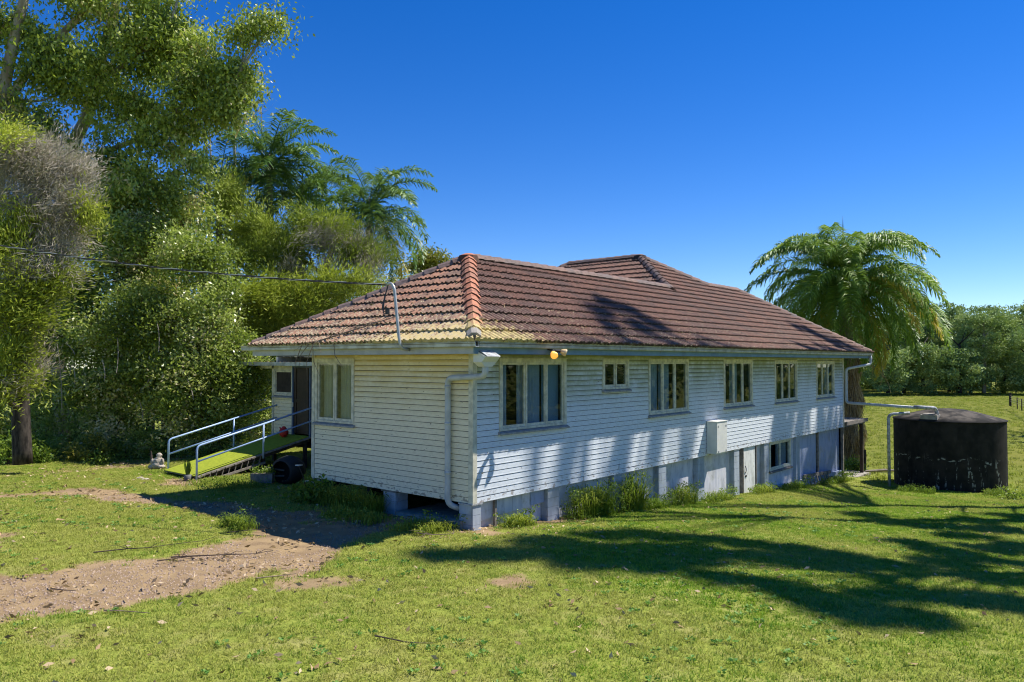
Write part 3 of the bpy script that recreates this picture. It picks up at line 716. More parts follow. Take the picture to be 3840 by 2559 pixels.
# floodlight pair
m = MB(); m.tube([(1.62, -.63, 3.10), (1.66, -.70, 3.08), (1.72, -.74, 3.06)], .02, 6); m.tube([(1.69, -.74, 3.07), (1.58, -.80, 3.03)], [.032, .036], 8); m.tube([(1.73, -.74, 3.07), (1.84, -.80, 3.06)], [.032, .036], 8)
fl = m.build('floodlight', M['blackthing'], H0, label='pair of amber floodlights under the gutter')
def lamp(c, d, mat, lit):
    c = Vector(c); d = Vector(d).normalized(); m = MB(); m.tube([c, c+d*.03, c+d*.10, c+d*.135, c+d*.14], [.035, .055, .082, .075, .01], 12); m.build('lamp', mat, fl, True)
def fil():
    t = NT('lit_filament'); return t.done(t.bsdf((1, .8, .4), .3, emit=(1, .75, .35), es=9))
m = MB(); m.tube([(1.545, -.868, 2.975), (1.53, -.895, 2.953), (1.528, -.90, 2.948)], [.012, .028, .006], 8); m.build('filament', fil(), fl, True)
lamp((1.57, -.80, 3.03), (-.25, -.55, -.45), M['bulb'], 1); lamp((1.85, -.80, 3.06), (.45, -.6, -.25), M['bulb_off'], 0)

# rainwater pipes
m = MB(); m.hexa([(-.52, -.72, 2.83), (-.10, -.72, 2.83), (-.10, -.50, 2.83), (-.52, -.50, 2.83), (-.52, -.82, 2.93), (-.10, -.82, 2.93), (-.10, -.50, 3.08), (-.52, -.50, 3.08)])
m.hexa([(-.42, -.70, 2.74), (-.2, -.70, 2.74), (-.2, -.54, 2.74), (-.42, -.54, 2.74), (-.52, -.72, 2.83), (-.10, -.72, 2.83), (-.10, -.50, 2.83), (-.52, -.50, 2.83)])
rh = m.build('rainhead', M['meter'], H0, label='pale box rainhead with leaf screen at the corner')
m = MB(); m.hexa([(-.50, -.845, 2.935), (-.12, -.845, 2.935), (-.12, -.56, 3.085), (-.50, -.56, 3.085), (-.50, -.84, 2.945), (-.12, -.84, 2.945), (-.12, -.56, 3.095), (-.50, -.56, 3.095)]); m.build('screen', M['pipe_old'], rh)
m = MB(); m.tube(bent([(-.31, -.62, 2.78), (-.31, -.62, 2.56), (-.11, .60, 2.50), (-.11, .60, -.06), (.10, .42, -.16)], .15), .062, 12); m.build('downpipe', M['pvc'], H0, True)
for zz in (2.30, 1.55, .55): 
    m = MB(); m.tube([(-.11, .60, zz), (-.11, .60, zz+.06)], .067, 12); m.build('pipe_joint', M['pvc'], H0, True)
m = MB(); m.tube(bent([(25.0, -.70, 3.10), (25.0, -.70, 2.72), (23.5, -.10, 2.52), (23.5, -.10, 1.05), (22.15, -3.05, 1.02)], .15), .06, 10); m.build('downpipe', M['pvc'], H0, True, 'pipe from the far corner to the tank')

# power mast
m = MB(); m.tube(bent([(-.64, 1.18, 3.08), (-.86, 1.18, 3.10), (-.88, 1.22, 3.3), (-.86, 1.40, 4.36), (-.86, 1.52, 4.46), (-.88, 1.62, 4.40)], .10), .032, 8); ms = m.build('service_mast', M['steel'], H0, True, 'bent galvanised power mast over the gutter')
m = MB()
for q in range(4): m.tube(arc((-.88, 1.56, 4.42), (-1.0+.02*q, 1.72+.04*q, 3.7), (-.92, 1.50+.02*q, 3.75+.08*q), 6), .011, 5)
m.tube([(-.95, 1.50, 3.80), (-.95, 1.50, 3.93)], .045, 8); m.build('hanging_cable', M['cable'], ms)
# entry wing under the flat porch roof
m = MB(); m.box(3.4, 3.5, 11.36, 12.55, .22, 2.74); pod = m.build('entry_wall', M['dark'], H0)
def podp(u, d, z): return Vector((3.4-d, u, z))
for r in range(12):
    z = .24+r*.12; m = MB(); prof = [(.001, 0), (.021, 0), (.022, .012), (.012, .03), (.007, .112), (.001, .113)]; n = 6
    vs = [podp(11.37, d, z+h) for d, h in prof]+[podp(12.52, d, z+h) for d, h in prof]
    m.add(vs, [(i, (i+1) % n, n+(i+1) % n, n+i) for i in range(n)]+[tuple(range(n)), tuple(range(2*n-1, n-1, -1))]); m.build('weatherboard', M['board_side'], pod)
m = MB(); m.box(3.5, 8.5, 12.5, 12.6, 0, 2.8); m.box(3.36, 3.40, 12.52, 12.62, .2, 2.75); m.build('return_wall', M['trim'], H0)
ew = window(podp, 11.45, 12.48, 1.72, 2.56, 1, curt=(), label='entry window with an orange curtain'); curtain(podp, 11.60, 12.0, 1.7, 2.6, .006-.06, M['curtain_orange'], ew, .2, .03)
m = MB(); m.box(3.36, 3.4, 11.34, 13.35, 2.60, 2.74); m.build('porch_header', M['trim'], H0)
m = MB(); m.box(3.36, 3.40, 10.40, 11.30, .48, 2.64); m.box(3.34, 3.358, 10.47, 10.55, .5, 2.6); m.box(3.34, 3.358, 11.15, 11.23, .5, 2.6); m.box(3.34, 3.357, 10.55, 11.15, 1.5, 1.6)
do = m.build('entry_door', M['doorbrown'], H0, label='dark brown entry door with a screen'); m = MB(); m.box(3.30, 3.34, 11.27, 11.33, 1.35, 1.5); m.build('handle', M['steel'], do)
m = MB(); m.box(3.32, 3.42, 11.30, 11.37, .4, 2.72); m.box(3.32, 3.42, 10.33, 10.40, .4, 2.72); m.box(3.32, 3.42, 10.40, 11.30, 2.645, 2.72); m.build('door_frame', M['bluepost'], H0)
m = MB(); m.box(3.02, 4.6, 7.0, 14.1, 2.76, 2.775); m.box(2.98, 3.02, 7.0, 14.14, 2.70, 2.82)
n = 60
m.box(3.02, 4.6, 14.1, 14.14, 2.70, 2.80); pr = m.build('porch_roof', M['gutter'], H0, label='flat porch roof littered with dead leaves')
for i in range(23):
    m = MB(); y = 7.15+i*.30; m.prism([(-.1, 0), (-.05, .02), (0, .03), (.05, .02), (.1, 0)], (3.03, y, 2.776), (4.6, y, 2.79), (0, 1, 0), (0, 0, 1)); m.build('roof_sheet', M['gutter'], pr)
# side porch at the far end
m = MB(); m.box(L+.03, 26.6, -.1, 1.6, .12, .20); m.box(L+.03, 26.62, -.12, -.08, .06, .22); m.beam((26.3, -.02, .05), (L+.02, -.02, .05), .1, .1)
m.build('side_porch_roof', M['timber_grey'], H0)
m = MB(); m.box(26.15, 26.30, .0, .14, g1(26.2, 0)-.1, .02); m.build('porch_post', M['timber_dark'], H0)
m = MB(); m.box(L+.1, 26.6, -.2, 1.6, g1(25, 0)-.2, g1(25, 0)+.04); m.build('porch_slab', M['concrete'], H0)

# ------------------------------------------------------------------ ramp
RP = empty('access_ramp', (-.4, 11.35, -.5), 'timber access ramp covered in green turf with pale blue handrails', 'ramp')
Y0, Y1 = 10.4, 12.3
def rz(x): return -.41+(x+.45)*.223
m = MB(); m.hexa([(-.45, Y0+.02, rz(-.45)-.02), (3.35, Y0+.02, rz(3.35)-.02), (3.35, Y1, rz(3.35)-.02), (-.45, Y1, rz(-.45)-.02), (-.45, Y0+.02, rz(-.45)), (3.35, Y0+.02, rz(3.35)), (3.35, Y1, rz(3.35)), (-.45, Y1, rz(-.45))]); m.build('turf_cover', M['turf'], RP)
for i in range(27):
    x = -.42+i*.14; m = MB(); j = random.uniform(-.02, .03); m.hexa([(x, Y0-.10-j, rz(x)-.06), (x+.13, Y0-.10-j, rz(x+.13)-.06), (x+.13, Y1+.04, rz(x+.13)-.06), (x, Y1+.04, rz(x)-.06), (x, Y0-.10-j, rz(x)-.022), (x+.13, Y0-.10-j, rz(x+.13)-.022), (x+.13, Y1+.04, rz(x+.13)-.022), (x, Y1+.04, rz(x)-.022)]); m.build('plank', M['timber_grey'], RP)
for y in (Y0+.02, Y1-.05):
    m = MB(); m.beam((-.35, y, rz(-.35)-.12), (3.35, y, rz(3.35)-.12), .05, .11); m.build('bearer', M['timber_dark'], RP)
    m = MB(); m.beam((-.2, y-.12, rz(-.2)-.24), (1.7, y-.12, rz(1.7)-.30), .05, .06); m.build('stringer', M['timber_grey'], RP)
for i in range(9):
    m = MB(); x = -.1+i*.2; m.beam((x, Y0-.085, rz(x)-.25), (x+.06, Y0-.085, rz(x)-.06), .02, .03, (0, 1, 0)); m.build('strut', M['timber_grey'], RP)
for x in (1.7, 3.2):
    for y in (Y0+.05, Y1-.1): m = MB(); m.box(x, x+.1, y, y+.1, g1(x, y)-.1, rz(x)-.1); m.build('leg', M['timber_dark'], RP)
for y, x0, x1 in ((Y0-.13, -.47, 1.62), (Y1+.05, -.30, 1.82)):
    gz = g1(x0, y)
    m = MB(); m.tube(bent([(x0, y, gz-.05), (x0, y, rz(x0)+.86), (3.38, y, rz(3.38)+.92)], .12), .030, 8); m.build('handrail', M['rail'], RP, True)
    m = MB(); m.tube([(x0, y, rz(x0)+.42), (3.38, y, rz(3.38)+.50)], .026, 8); m.build('mid_rail', M['rail'], RP, True)
    m = MB(); m.tube([(x1, y, rz(x1)-.15), (x1, y, rz(x1)+.89)], .028, 8); m.build('post', M['rail'], RP, True)

# ------------------------------------------------------------------ water tank
TC = Vector((24.44, -3.82, -2.25)); TR = 2.03; TZ = .47
TK = empty('water_tank', TC, 'round black stained concrete water tank with a domed lid beside the house', 'water tank')
m = MB(); n = 64; zs = [-2.6, -1.6, -.6, TZ]
for z in zs:
    for q in range(n): m.v.append((TC.x+TR*cos(2*pi*q/n), TC.y+TR*sin(2*pi*q/n), z))
for j in range(3):
    for q in range(n): m.f.append((j*n+q, j*n+(q+1) % n, (j+1)*n+(q+1) % n, (j+1)*n+q))
m.build('tank_body', M['tank'], TK, True)
m = MB(); prof = [(TR-.02, TZ-.03), (TR+.03, TZ-.02), (TR+.03, TZ+.02), (1.5, TZ+.18), (1.0, TZ+.32), (.6, TZ+.40), (.25, TZ+.43), (.001, TZ+.435)]
for r_, z in prof:
    for q in range(n): m.v.append((TC.x+r_*cos(2*pi*q/n), TC.y+r_*sin(2*pi*q/n), z))
for j in range(len(prof)-1):
    for q in range(n): m.f.append((j*n+q, j*n+(q+1) % n, (j+1)*n+(q+1) % n, (j+1)*n+q))
m.build('lid', M['tank'], TK, True)
hp = Vector(at(3490, 1563, 30.2)); m = MB(); m.box(hp.x-.35, hp.x+.25, hp.y-.3, hp.y+.3, TZ+.08, TZ+.26); m.box(hp.x-.28, hp.x+.18, hp.y-.24, hp.y+.24, TZ+.26, TZ+.30); m.build('hatch', M['concrete'], TK)
m = MB(); m.tube(bent([(22.15, -3.05, 1.04), (22.3, -3.5, 1.02), (22.75, -3.7, 1.0), (22.9, -3.75, .5)], .18), .075, 10); m.build('inlet_pipe', M['pipe_old'], TK, True)
sp = Vector(at(3335, 1800, 30.4)); m = MB(); m.tube(bent([(sp.x, sp.y, -2.35), (sp.x, sp.y, .72), (sp.x+.35, sp.y-.7, .78)], .2), .06, 10); m.build('standpipe', M['pipe_old'], TK, True)


# ------------------------------------------------------------------ foliage tools
def unit(v): return v/np.maximum(np.linalg.norm(v, axis=-1, keepdims=True), 1e-6)
def leaf_mesh(name, C_, D_, L_, W_, tint, mat, parent, stuff=True, bend=.0):
    n = len(C_); D_ = unit(D_); R_ = unit(np.cross(D_, rng.normal(size=(n, 3)))); Ls = (np.asarray(L_).reshape(-1, 1)); Ws = np.asarray(W_).reshape(-1, 1)
    N_ = np.cross(D_, R_)
    V = np.empty((n, 4, 3)); V[:, 0] = C_-D_*Ls*.5; V[:, 1] = C_+R_*Ws*.5+N_*Ls*bend; V[:, 2] = C_+D_*Ls*.5; V[:, 3] = C_-R_*Ws*.5+N_*Ls*bend
    F = np.arange(n*4).reshape(n, 4)
    me = mesh_np(name, V.reshape(-1, 3), F, [mat], False, {'tint': np.repeat(np.clip(tint, 0, 1), 4)})
    o = link(name, me, parent)
    return o
def sub_clumps(c, r, n, rs, shell=.55):
    """n small clump centres spread through an ellipsoid, more near its surface"""
    v = unit(rng.normal(size=(n, 3))); rad = (shell+(1-shell)*rng.random((n, 1)))*(rng.random((n, 1)) ** .25)
    return np.array(c)+v*np.array(r)*rad, rs*(.6+.8*rng.random(n))
def clump_cloud(cs, rs, per, droop=0., outward=.3, flat=.8, comb=0.):
    """leaf centres and directions around small clump centres"""
    n = len(cs); cnt = np.maximum((per*(rs/rs.mean())**2).astype(int), 5); idx = np.repeat(np.arange(n), cnt); N = len(idx)
    o = np.clip(rng.normal(size=(N, 3))*.58, -1.6, 1.6); o[:, 2] *= flat
    C_ = cs[idx]+o*rs[idx][:, None]
    D_ = unit(rng.normal(size=(N, 3))) + outward*o*2 + np.array([0, 0, -1.])*droop
    if comb:
        cd_ = unit(rng.normal(size=(n, 3))+RH*.5+UP*.9); D_ = D_*.75 + comb*cd_[idx]; o2 = np.einsum('ij,ij->i', o, cd_[idx]); C_ = C_ + cd_[idx]*(o2*rs[idx]*.9)[:, None]
    tint = (.45+.28*rng.normal(size=n))[idx] + .16*rng.normal(size=N) + .12*o[:, 2]
    return C_, D_, tint
def tree(name, label, cat, base, trunk_pts, trunk_r, ells, lm, bm_, per=220, dens=1., rs=.5, L=.14, Wd=.05, droop=.4, outward=.3, group=None, limbs=True, shell=.55, limb_r=.06, bark2=None, flat=.8, extra=None, comb=0.):
    base = Vector(base); T = empty(name, base, label, cat, group)
    tr = MB()
    for pts, r in zip(trunk_pts, trunk_r): tr.tube(pts, r, 10)
    allc, allr = [], []
    for e in ells:
        c, r = e[0], e[1]; n = max(3, int(e[2]*dens)); a, b = sub_clumps(c, r, n, rs, shell); allc.append(a); allr.append(b)
    cs = np.concatenate(allc); r_ = np.concatenate(allr)*1.18
    o_ = link(name+'_x', tr.mesh('trunk', bm_, True), T); o_.name = 'trunk'
    if limbs:
        lb = MB(); P = np.array([list(p) for pts in trunk_pts for p in pts]); 
        for e in ells:
            c = np.array(e[0]); d = np.linalg.norm(P-c, axis=1)+np.maximum(P[:, 2]-c[2]+.3, 0)*3; q = P[np.argmin(d)]
            mid = (q+c)/2+np.array([0, 0, -.12*np.linalg.norm(c-q)])+rng.normal(size=3)*.15
            lb.tube(arc(q, mid, c, 5), list(np.linspace(limb_r*1.5, limb_r*.5, 6)), 6)
            for k in range(4):
                e2 = c+unit(rng.normal(size=3))*np.array(e[1])*.8; lb.tube(arc(c*.8+q*.2, (c+e2)/2+rng.normal(size=3)*.1, e2, 3), [limb_r*.5, limb_r*.4, limb_r*.3, limb_r*.15], 5)
        x = link('limbs', lb.mesh('limbs', bark2 or bm_, True), T)
    C_, D_, t = clump_cloud(cs, r_, per, droop, outward, flat, comb); n = len(C_)
    sz = .7+.6*rng.random(n)
    leaf_mesh('crown', C_, D_, L*sz, Wd*sz, t, lm, T)
    return T
def curve3(p0, p1, p2, n=8): return arc(p0, p1, p2, n)
def A(px, py, d): return Vector(at(px, py, d))
def ell(px, py, d, rx, ry, n, rd=None):
    """crown lobe: bearing, distance and size in metres"""
    c = at(px, py, d); k = d/2841; a = rx*k; b = ry*k; return (c, (a if rd is None else rd, a if rd is None else rd, b), n)
# ------------------------------------------------------------------ trees
GUM = dict(L=.17, Wd=.08, droop=.9, outward=.15)
def path(*pts): 
    P = [A(*p) for p in pts]; out = []
    for i in range(len(P)-1):
        p0 = P[max(i-1, 0)]; p1 = P[i]; p2 = P[i+1]; p3 = P[min(i+2, len(P)-1)]
        for k in range(4):
            t = k/4; out.append(.5*((2*p1)+(-p0+p2)*t+(2*p0-5*p1+4*p2-p3)*t*t+(-p0+3*p1-3*p2+p3)*t**3))
    return out+[P[-1]]
def taper(n, a, b): return [a+(b-a)*i/(n-1) for i in range(n)]
def base_at(px, d):
    p = A(px, 1700, d); return (p.x, p.y, g1(p.x, p.y))
# tall gum with the wide crown
p = path((235, 1660, 31), (215, 1250, 31), (225, 900, 30.5), (255, 603, 30), (337, 407, 30), (388, 187, 30), (430, 40, 30), (450, -200, 30))
q = path((255, 603, 30), (420, 560, 29.5), (590, 480, 29), (720, 360, 28.6), (880, 300, 28.4))
q2 = path((370, 300, 30), (470, 240, 29.4), (560, 150, 29), (650, 60, 28.6))
D = 29.3
tree('gum_tree', 'tallest gum on the left with a wide leafy crown reaching over the palms', 'tree', base_at(235, 31), [p, q, q2],
     [taper(len(p), .30, .15), taper(len(q), .12, .04), taper(len(q2), .10, .04)],
     [ell(560, 180, D, 200, 150, 34), ell(700, 330, 28.8, 150, 95, 20), ell(880, 300, 28.6, 85, 85, 13), ell(915, 140, 28.6, 40, 36, 3), ell(960, 105, 28.6, 45, 22, 1), ell(1015, 95, 28.6, 26, 14, 1),
      ell(470, 430, D, 170, 130, 24), ell(640, 520, 28.8, 110, 110, 14), ell(540, 690, 28.6, 170, 110, 22), ell(610, 90, D, 110, 110, 12), ell(480, -80, D, 280, 110, 26),
      ell(700, -90, D, 170, 70, 9), ell(360, 270, 30.4, 100, 100, 10), ell(790, 410, 28.6, 90, 60, 8), ell(390, 620, D, 110, 90, 10), ell(430, 830, D, 130, 80, 10), ell(760, 190, 28.8, 60, 70, 6), ell(860, 400, 28.8, 60, 45, 4), ell(720, 640, 29.2, 50, 60, 4)],
     M['leaf_gum'], M['bark_pale'], per=240, rs=.50, limb_r=.045, **GUM)
p = path((-60, 1600, 27), (-25, 1000, 27), (-5, 600, 27), (12, 360, 27), (60, 120, 27), (89, 0, 27), (115, -200, 27))
q = path((-8, 560, 27), (47, 360, 27.2), (150, 215, 27.4), (260, 100, 27.6), (346, 9, 27.8), (420, -120, 28))
tree('gum_tree', 'forked pale gum at the far left edge beside the tallest gum', 'tree', base_at(-60, 27), [p, q], [taper(len(p), .26, .13), taper(len(q), .17, .09)],
     [ell(30, 70, 27, 110, 100, 11), ell(235, 200, 27.8, 140, 70, 13), ell(90, 450, 27.6, 150, 80, 14), ell(330, 10, 27.6, 110, 70, 8), ell(250, 340, 28, 110, 70, 9), ell(120, 260, 27, 60, 50, 4), ell(-60, 250, 27, 80, 200, 12), ell(190, 520, 27.6, 90, 55, 8), ell(60, 540, 26.6, 120, 60, 10), ell(180, -60, 27.5, 150, 60, 8)],
     M['leaf_gum'], M['bark_pale'], per=230, rs=.46, limb_r=.04, **GUM)
# grey feathery tree in front of them
p = path((85, 1740, 22), (78, 1450, 22), (110, 1250, 22), (60, 1050, 21.8), (120, 860, 21.6), (170, 700, 21.4), (140, 560, 21.4))
q = path((110, 1250, 22), (40, 1150, 21.6), (-30, 1000, 21.3))
FE = dict(comb=1.1, L=.15, Wd=.033, droop=-.1, outward=.45, per=470, rs=.33)
ft = tree('feathery_tree', 'feathery tree with bare grey upper sprays and bright green tips at the left edge', 'tree', base_at(85, 22), [p, q], [taper(len(p), .26, .07), taper(len(q), .14, .06)],
     [ell(20, 900, 21, 80, 50, 10), ell(60, 960, 21, 70, 36, 6), ell(125, 1080, 21, 45, 60, 7), ell(40, 1150, 20.8, 55, 40, 6), ell(55, 1310, 20.8, 50, 70, 8), ell(20, 1430, 20.8, 50, 55, 6), ell(215, 1030, 21, 45, 40, 4), ell(340, 790, 21.4, 22, 26, 1), ell(105, 1210, 20.8, 35, 40, 3), ell(30, 520, 21.5, 40, 25, 2), ell(110, 830, 21.2, 60, 45, 5)],
     M['leaf_feather'], M['bark_grey'], **FE)
cs, rs = [], []
for e in [ell(60, 640, 21.6, 120, 95, 17), ell(200, 700, 21.6, 110, 90, 15), ell(270, 640, 21.6, 60, 45, 5), ell(130, 570, 21.6, 100, 50, 8), ell(210, 850, 21.5, 110, 70, 11), ell(60, 790, 21.5, 90, 60, 8), ell(150, 1000, 21.0, 80, 50, 8), ell(60, 1060, 20.9, 100, 50, 10), ell(110, 1130, 21.1, 60, 50, 5), ell(100, 1400, 21.0, 40, 60, 4), ell(40, 1230, 20.9, 60, 50, 5), ell(190, 920, 21.1, 90, 60, 8), ell(270, 760, 21.3, 70, 80, 7)]:
    a, b = sub_clumps(e[0], e[1], e[2], .36, .3); cs.append(a); rs.append(b)
C_, D_, t = clump_cloud(np.concatenate(cs), np.concatenate(rs), 430, .0, .15, .8, 1.4); n = len(C_)
leaf_mesh('dry_sprays', C_, D_, .22*(.6+.8*rng.random(n)), .012+.006*rng.random(n), t, M['leaf_grey'], ft)
m = MB()
for k in range(26):
    px_ = random.uniform(-20, 300); py_ = random.uniform(540, 1000); a_ = A(px_, py_, 21.0+random.uniform(-.3, .3)); e_ = A(px_+random.uniform(-110, 150), py_+random.uniform(-130, 60), 20.9); m.tube(arc(a_, (a_+e_)/2+Vector((0, 0, .15)), e_, 4), [.018, .014, .010, .006, .003], 4)
m.build('dead_twigs', M['twigs'], ft)['kind'] = 'stuff'
# dense dark trees behind the ramp
DN = dict(L=.13, Wd=.062, droop=.1, outward=.25, rs=.42)
p = path((430, 1740, 28.5), (425, 1500, 28.5), (450, 1250, 28.2), (430, 1000, 28))
tree('evergreen_tree', 'dense dark evergreen under the tallest gum with glossy leaves to the ground', 'tree', base_at(430, 28.5), [p], [taper(len(p), .2, .07)],
     [ell(420, 1000, 27.6, 160, 130, 24), ell(520, 1190, 27, 180, 150, 30), ell(360, 1280, 27, 150, 140, 24), ell(300, 1120, 27.6, 120, 120, 16), ell(480, 1430, 27, 170, 130, 26), ell(310, 1480, 27.4, 140, 110, 17), ell(500, 860, 28, 130, 80, 14), ell(280, 930, 28.2, 80, 80, 8), ell(430, 1590, 27.4, 160, 70, 11), ell(200, 1250, 28.4, 100, 160, 16), ell(180, 1500, 28.8, 110, 110, 11)],
     M['leaf_dense'], M['bark_brown'], per=260, **DN)
p = path((800, 1740, 28), (800, 1500, 28), (790, 1250, 27.8), (760, 1000, 27.6))
p9 = path((620, 1740, 30), (615, 1400, 30), (600, 1000, 30))
tree('evergreen_tree', 'evergreen between the two dense dark trees under the tallest gum', 'tree', base_at(620, 30), [p9], [taper(len(p9), .16, .06)],
     [ell(560, 950, 29, 150, 130, 20), ell(640, 1120, 29, 140, 150, 22), ell(560, 780, 29.6, 160, 90, 14), ell(300, 870, 29.4, 130, 110, 14), ell(430, 740, 29.6, 140, 80, 12), ell(700, 820, 30, 120, 110, 13), ell(620, 1350, 29, 150, 170, 22), ell(230, 1080, 29.2, 90, 150, 12)],
     M['leaf_gum'], M['bark_brown'], per=260, L=.15, Wd=.07, droop=.5, outward=.2, rs=.5)
tree('evergreen_tree', 'dense dark evergreen just behind the ramp, left of the porch roof', 'tree', base_at(800, 28), [p], [taper(len(p), .18, .06)],
     [ell(700, 1330, 26.6, 160, 160, 30), ell(800, 1130, 27, 130, 140, 22), ell(870, 1340, 26.8, 110, 170, 24), ell(660, 1500, 26.6, 160, 120, 22), ell(930, 1480, 26.8, 90, 110, 11), ell(760, 1560, 26.8, 170, 90, 17), ell(680, 960, 27.2, 120, 100, 15), ell(900, 1600, 27.2, 90, 70, 7), ell(780, 960, 27.8, 90, 80, 9), ell(960, 1380, 27.6, 70, 110, 8), ell(620, 1180, 27, 90, 100, 9)],
     M['leaf_dense'], M['bark_brown'], per=260, **DN)
dt = [o for o in S.collection.objects if o.name.startswith('evergreen_tree')][0]
m = MB()
for px_, y0_, y1_, dx in ((214, 1290, 1535, 18), (270, 1365, 1440, 10), (258, 1362, 1410, 2), (385, 1360, 1430, 6), (440, 1270, 1400, -4), (590, 1215, 1320, 4), (520, 1500, 1570, 14), (560, 1420, 1460, -30), (700, 1420, 1500, 25), (250, 1290, 1330, 30)):
    a_ = A(px_, y0_, 25.4); e_ = A(px_+dx, y1_, 25.3); m.tube(arc(a_, (a_+e_)/2+Vector((.08, 0, 0)), e_, 5), .013, 4)
vn = m.build('hanging_vines', M['twigs'], dt); vn['kind'] = 'stuff'
# a second rank that closes the wood
def back(px, d, lobes, lab):
    p = path((px, 1700, d), (px+8, 1400, d), (px-6, 1150, d)); tree('evergreen_tree', lab, 'tree', base_at(px, d), [p], [taper(len(p), .22, .1)], lobes, M['leaf_dense'], M['bark_brown'], per=200, L=.20, Wd=.10, droop=.2, outward=.2, rs=.6)
back(120, 36, [ell(100, 1350, 36, 220, 220, 34), ell(60, 1000, 37, 200, 200, 26), ell(220, 1150, 36.5, 140, 150, 14), ell(-60, 1450, 34, 120, 160, 12), ell(120, 1600, 35, 200, 80, 12)], 'shaded tree at the back of the wood, seen past the feathery tree')
back(560, 37, [ell(520, 1350, 36, 220, 240, 36), ell(600, 1050, 37, 200, 180, 26), ell(620, 850, 38, 200, 110, 16), ell(420, 1580, 35, 200, 90, 14), ell(700, 1560, 35, 180, 90, 12)], 'shaded tree at the back of the wood, below the tallest gum')
back(960, 38, [ell(960, 1250, 36, 160, 250, 30), ell(1000, 980, 38, 160, 150, 18), ell(860, 1000, 37, 120, 170, 14), ell(1000, 1500, 34, 120, 130, 14), ell(1060, 1180, 36, 120, 120, 10), ell(1080, 1600, 33, 100, 80, 7)], 'shaded tree behind the entry porch roof')
back(-150, 34, [ell(20, 1620, 33, 260, 70, 16), ell(300, 1640, 33, 200, 60, 12), ell(-60, 1200, 34, 150, 200, 16)], 'shaded tree at the far left behind the weeds')
back(1350, 41, [ell(1300, 1130, 40, 180, 120, 18), ell(1480, 1060, 41, 90, 60, 6)], 'shaded tree behind the left end of the roof')
# feathery trees behind the roof
FE2 = dict(comb=1.0, L=.17, Wd=.036, droop=-.3, outward=.45, per=460, rs=.36)
p = path((1200, 1250, 33), (1205, 1090, 33), (1215, 1030, 33), (1250, 930, 32.6), (1300, 880, 32.4)); q = path((1215, 1040, 33), (1310, 1000, 32.6), (1400, 960, 32.4)); q2 = path((1212, 1030, 33), (1120, 960, 33), (1060, 900, 33))
ft2 = tree('feathery_tree', 'spreading feathery tree with lime tips and a twisted trunk behind the roof', 'tree', base_at(1200, 33), [p, q, q2], [taper(len(p), .19, .06), taper(len(q), .09, .04), taper(len(q2), .09, .04)],
     [ell(1180, 845, 32, 95, 40, 11), ell(1290, 880, 32, 110, 50, 12), ell(1120, 940, 31.6, 80, 45, 8), ell(1390, 960, 32, 70, 50, 7), ell(1060, 1010, 31.6, 90, 60, 9), ell(1310, 960, 31.6, 45, 40, 4), ell(960, 940, 32, 110, 70, 14), ell(930, 860, 32.4, 90, 50, 8), ell(860, 730, 33, 55, 100, 9), ell(1000, 860, 32.6, 90, 60, 8)],
     M['leaf_feather_dark'], M['bark_grey'], **FE2)
cs, rs = [], []
for e in [ell(1200, 900, 31.6, 120, 60, 10), ell(1350, 930, 31.6, 110, 45, 9), ell(1240, 990, 31.6, 120, 40, 6), ell(1390, 1000, 31.4, 60, 35, 5), ell(1150, 1020, 31.4, 80, 40, 4)]:
    a, b = sub_clumps(e[0], e[1], e[2], .36, .3); cs.append(a); rs.append(b)
C_, D_, t = clump_cloud(np.concatenate(cs), np.concatenate(rs), 300, .0, .2, .8, 1.3); n = len(C_)
leaf_mesh('dry_sprays', C_, D_, .26*(.6+.8*rng.random(n)), .014+.006*rng.random(n), t, M['leaf_grey'], ft2)
p = path((1080, 1500, 30), (1075, 1300, 30), (1060, 1180, 29.6))
tree('feathery_tree', 'low lime green feathery tree touching the left roof slope', 'tree', base_at(1080, 30), [p], [taper(len(p), .14, .06)],
     [ell(1000, 1120, 29, 90, 60, 13), ell(1130, 1110, 29, 75, 65, 11), ell(1230, 1085, 29.4, 90, 45, 9), ell(1340, 1060, 29.6, 90, 35, 7), ell(960, 1180, 29, 60, 55, 7), ell(1080, 1180, 29.2, 90, 60, 9), ell(1180, 1160, 29.4, 80, 50, 6), ell(1010, 1240, 29.2, 60, 50, 5), ell(1170, 880, 31.4, 0.1, .1, 0)][:-1],
     M['leaf_feather'], M['bark_grey'], **FE2)
p = path((1620, 1200, 46), (1620, 1050, 46), (1610, 1000, 46))
tree('leafy_tree', 'small yellow green tree top peeping over the roof left of its peak', 'tree', base_at(1620, 46), [p], [taper(len(p), .15, .06)],
     [ell(1610, 985, 46, 62, 36, 9), ell(1560, 1010, 46, 45, 30, 4), ell(1690, 1000, 46, 45, 22, 3)], M['leaf_yel'], M['bark_brown'], per=330, L=.17, Wd=.08, droop=0, rs=.45)
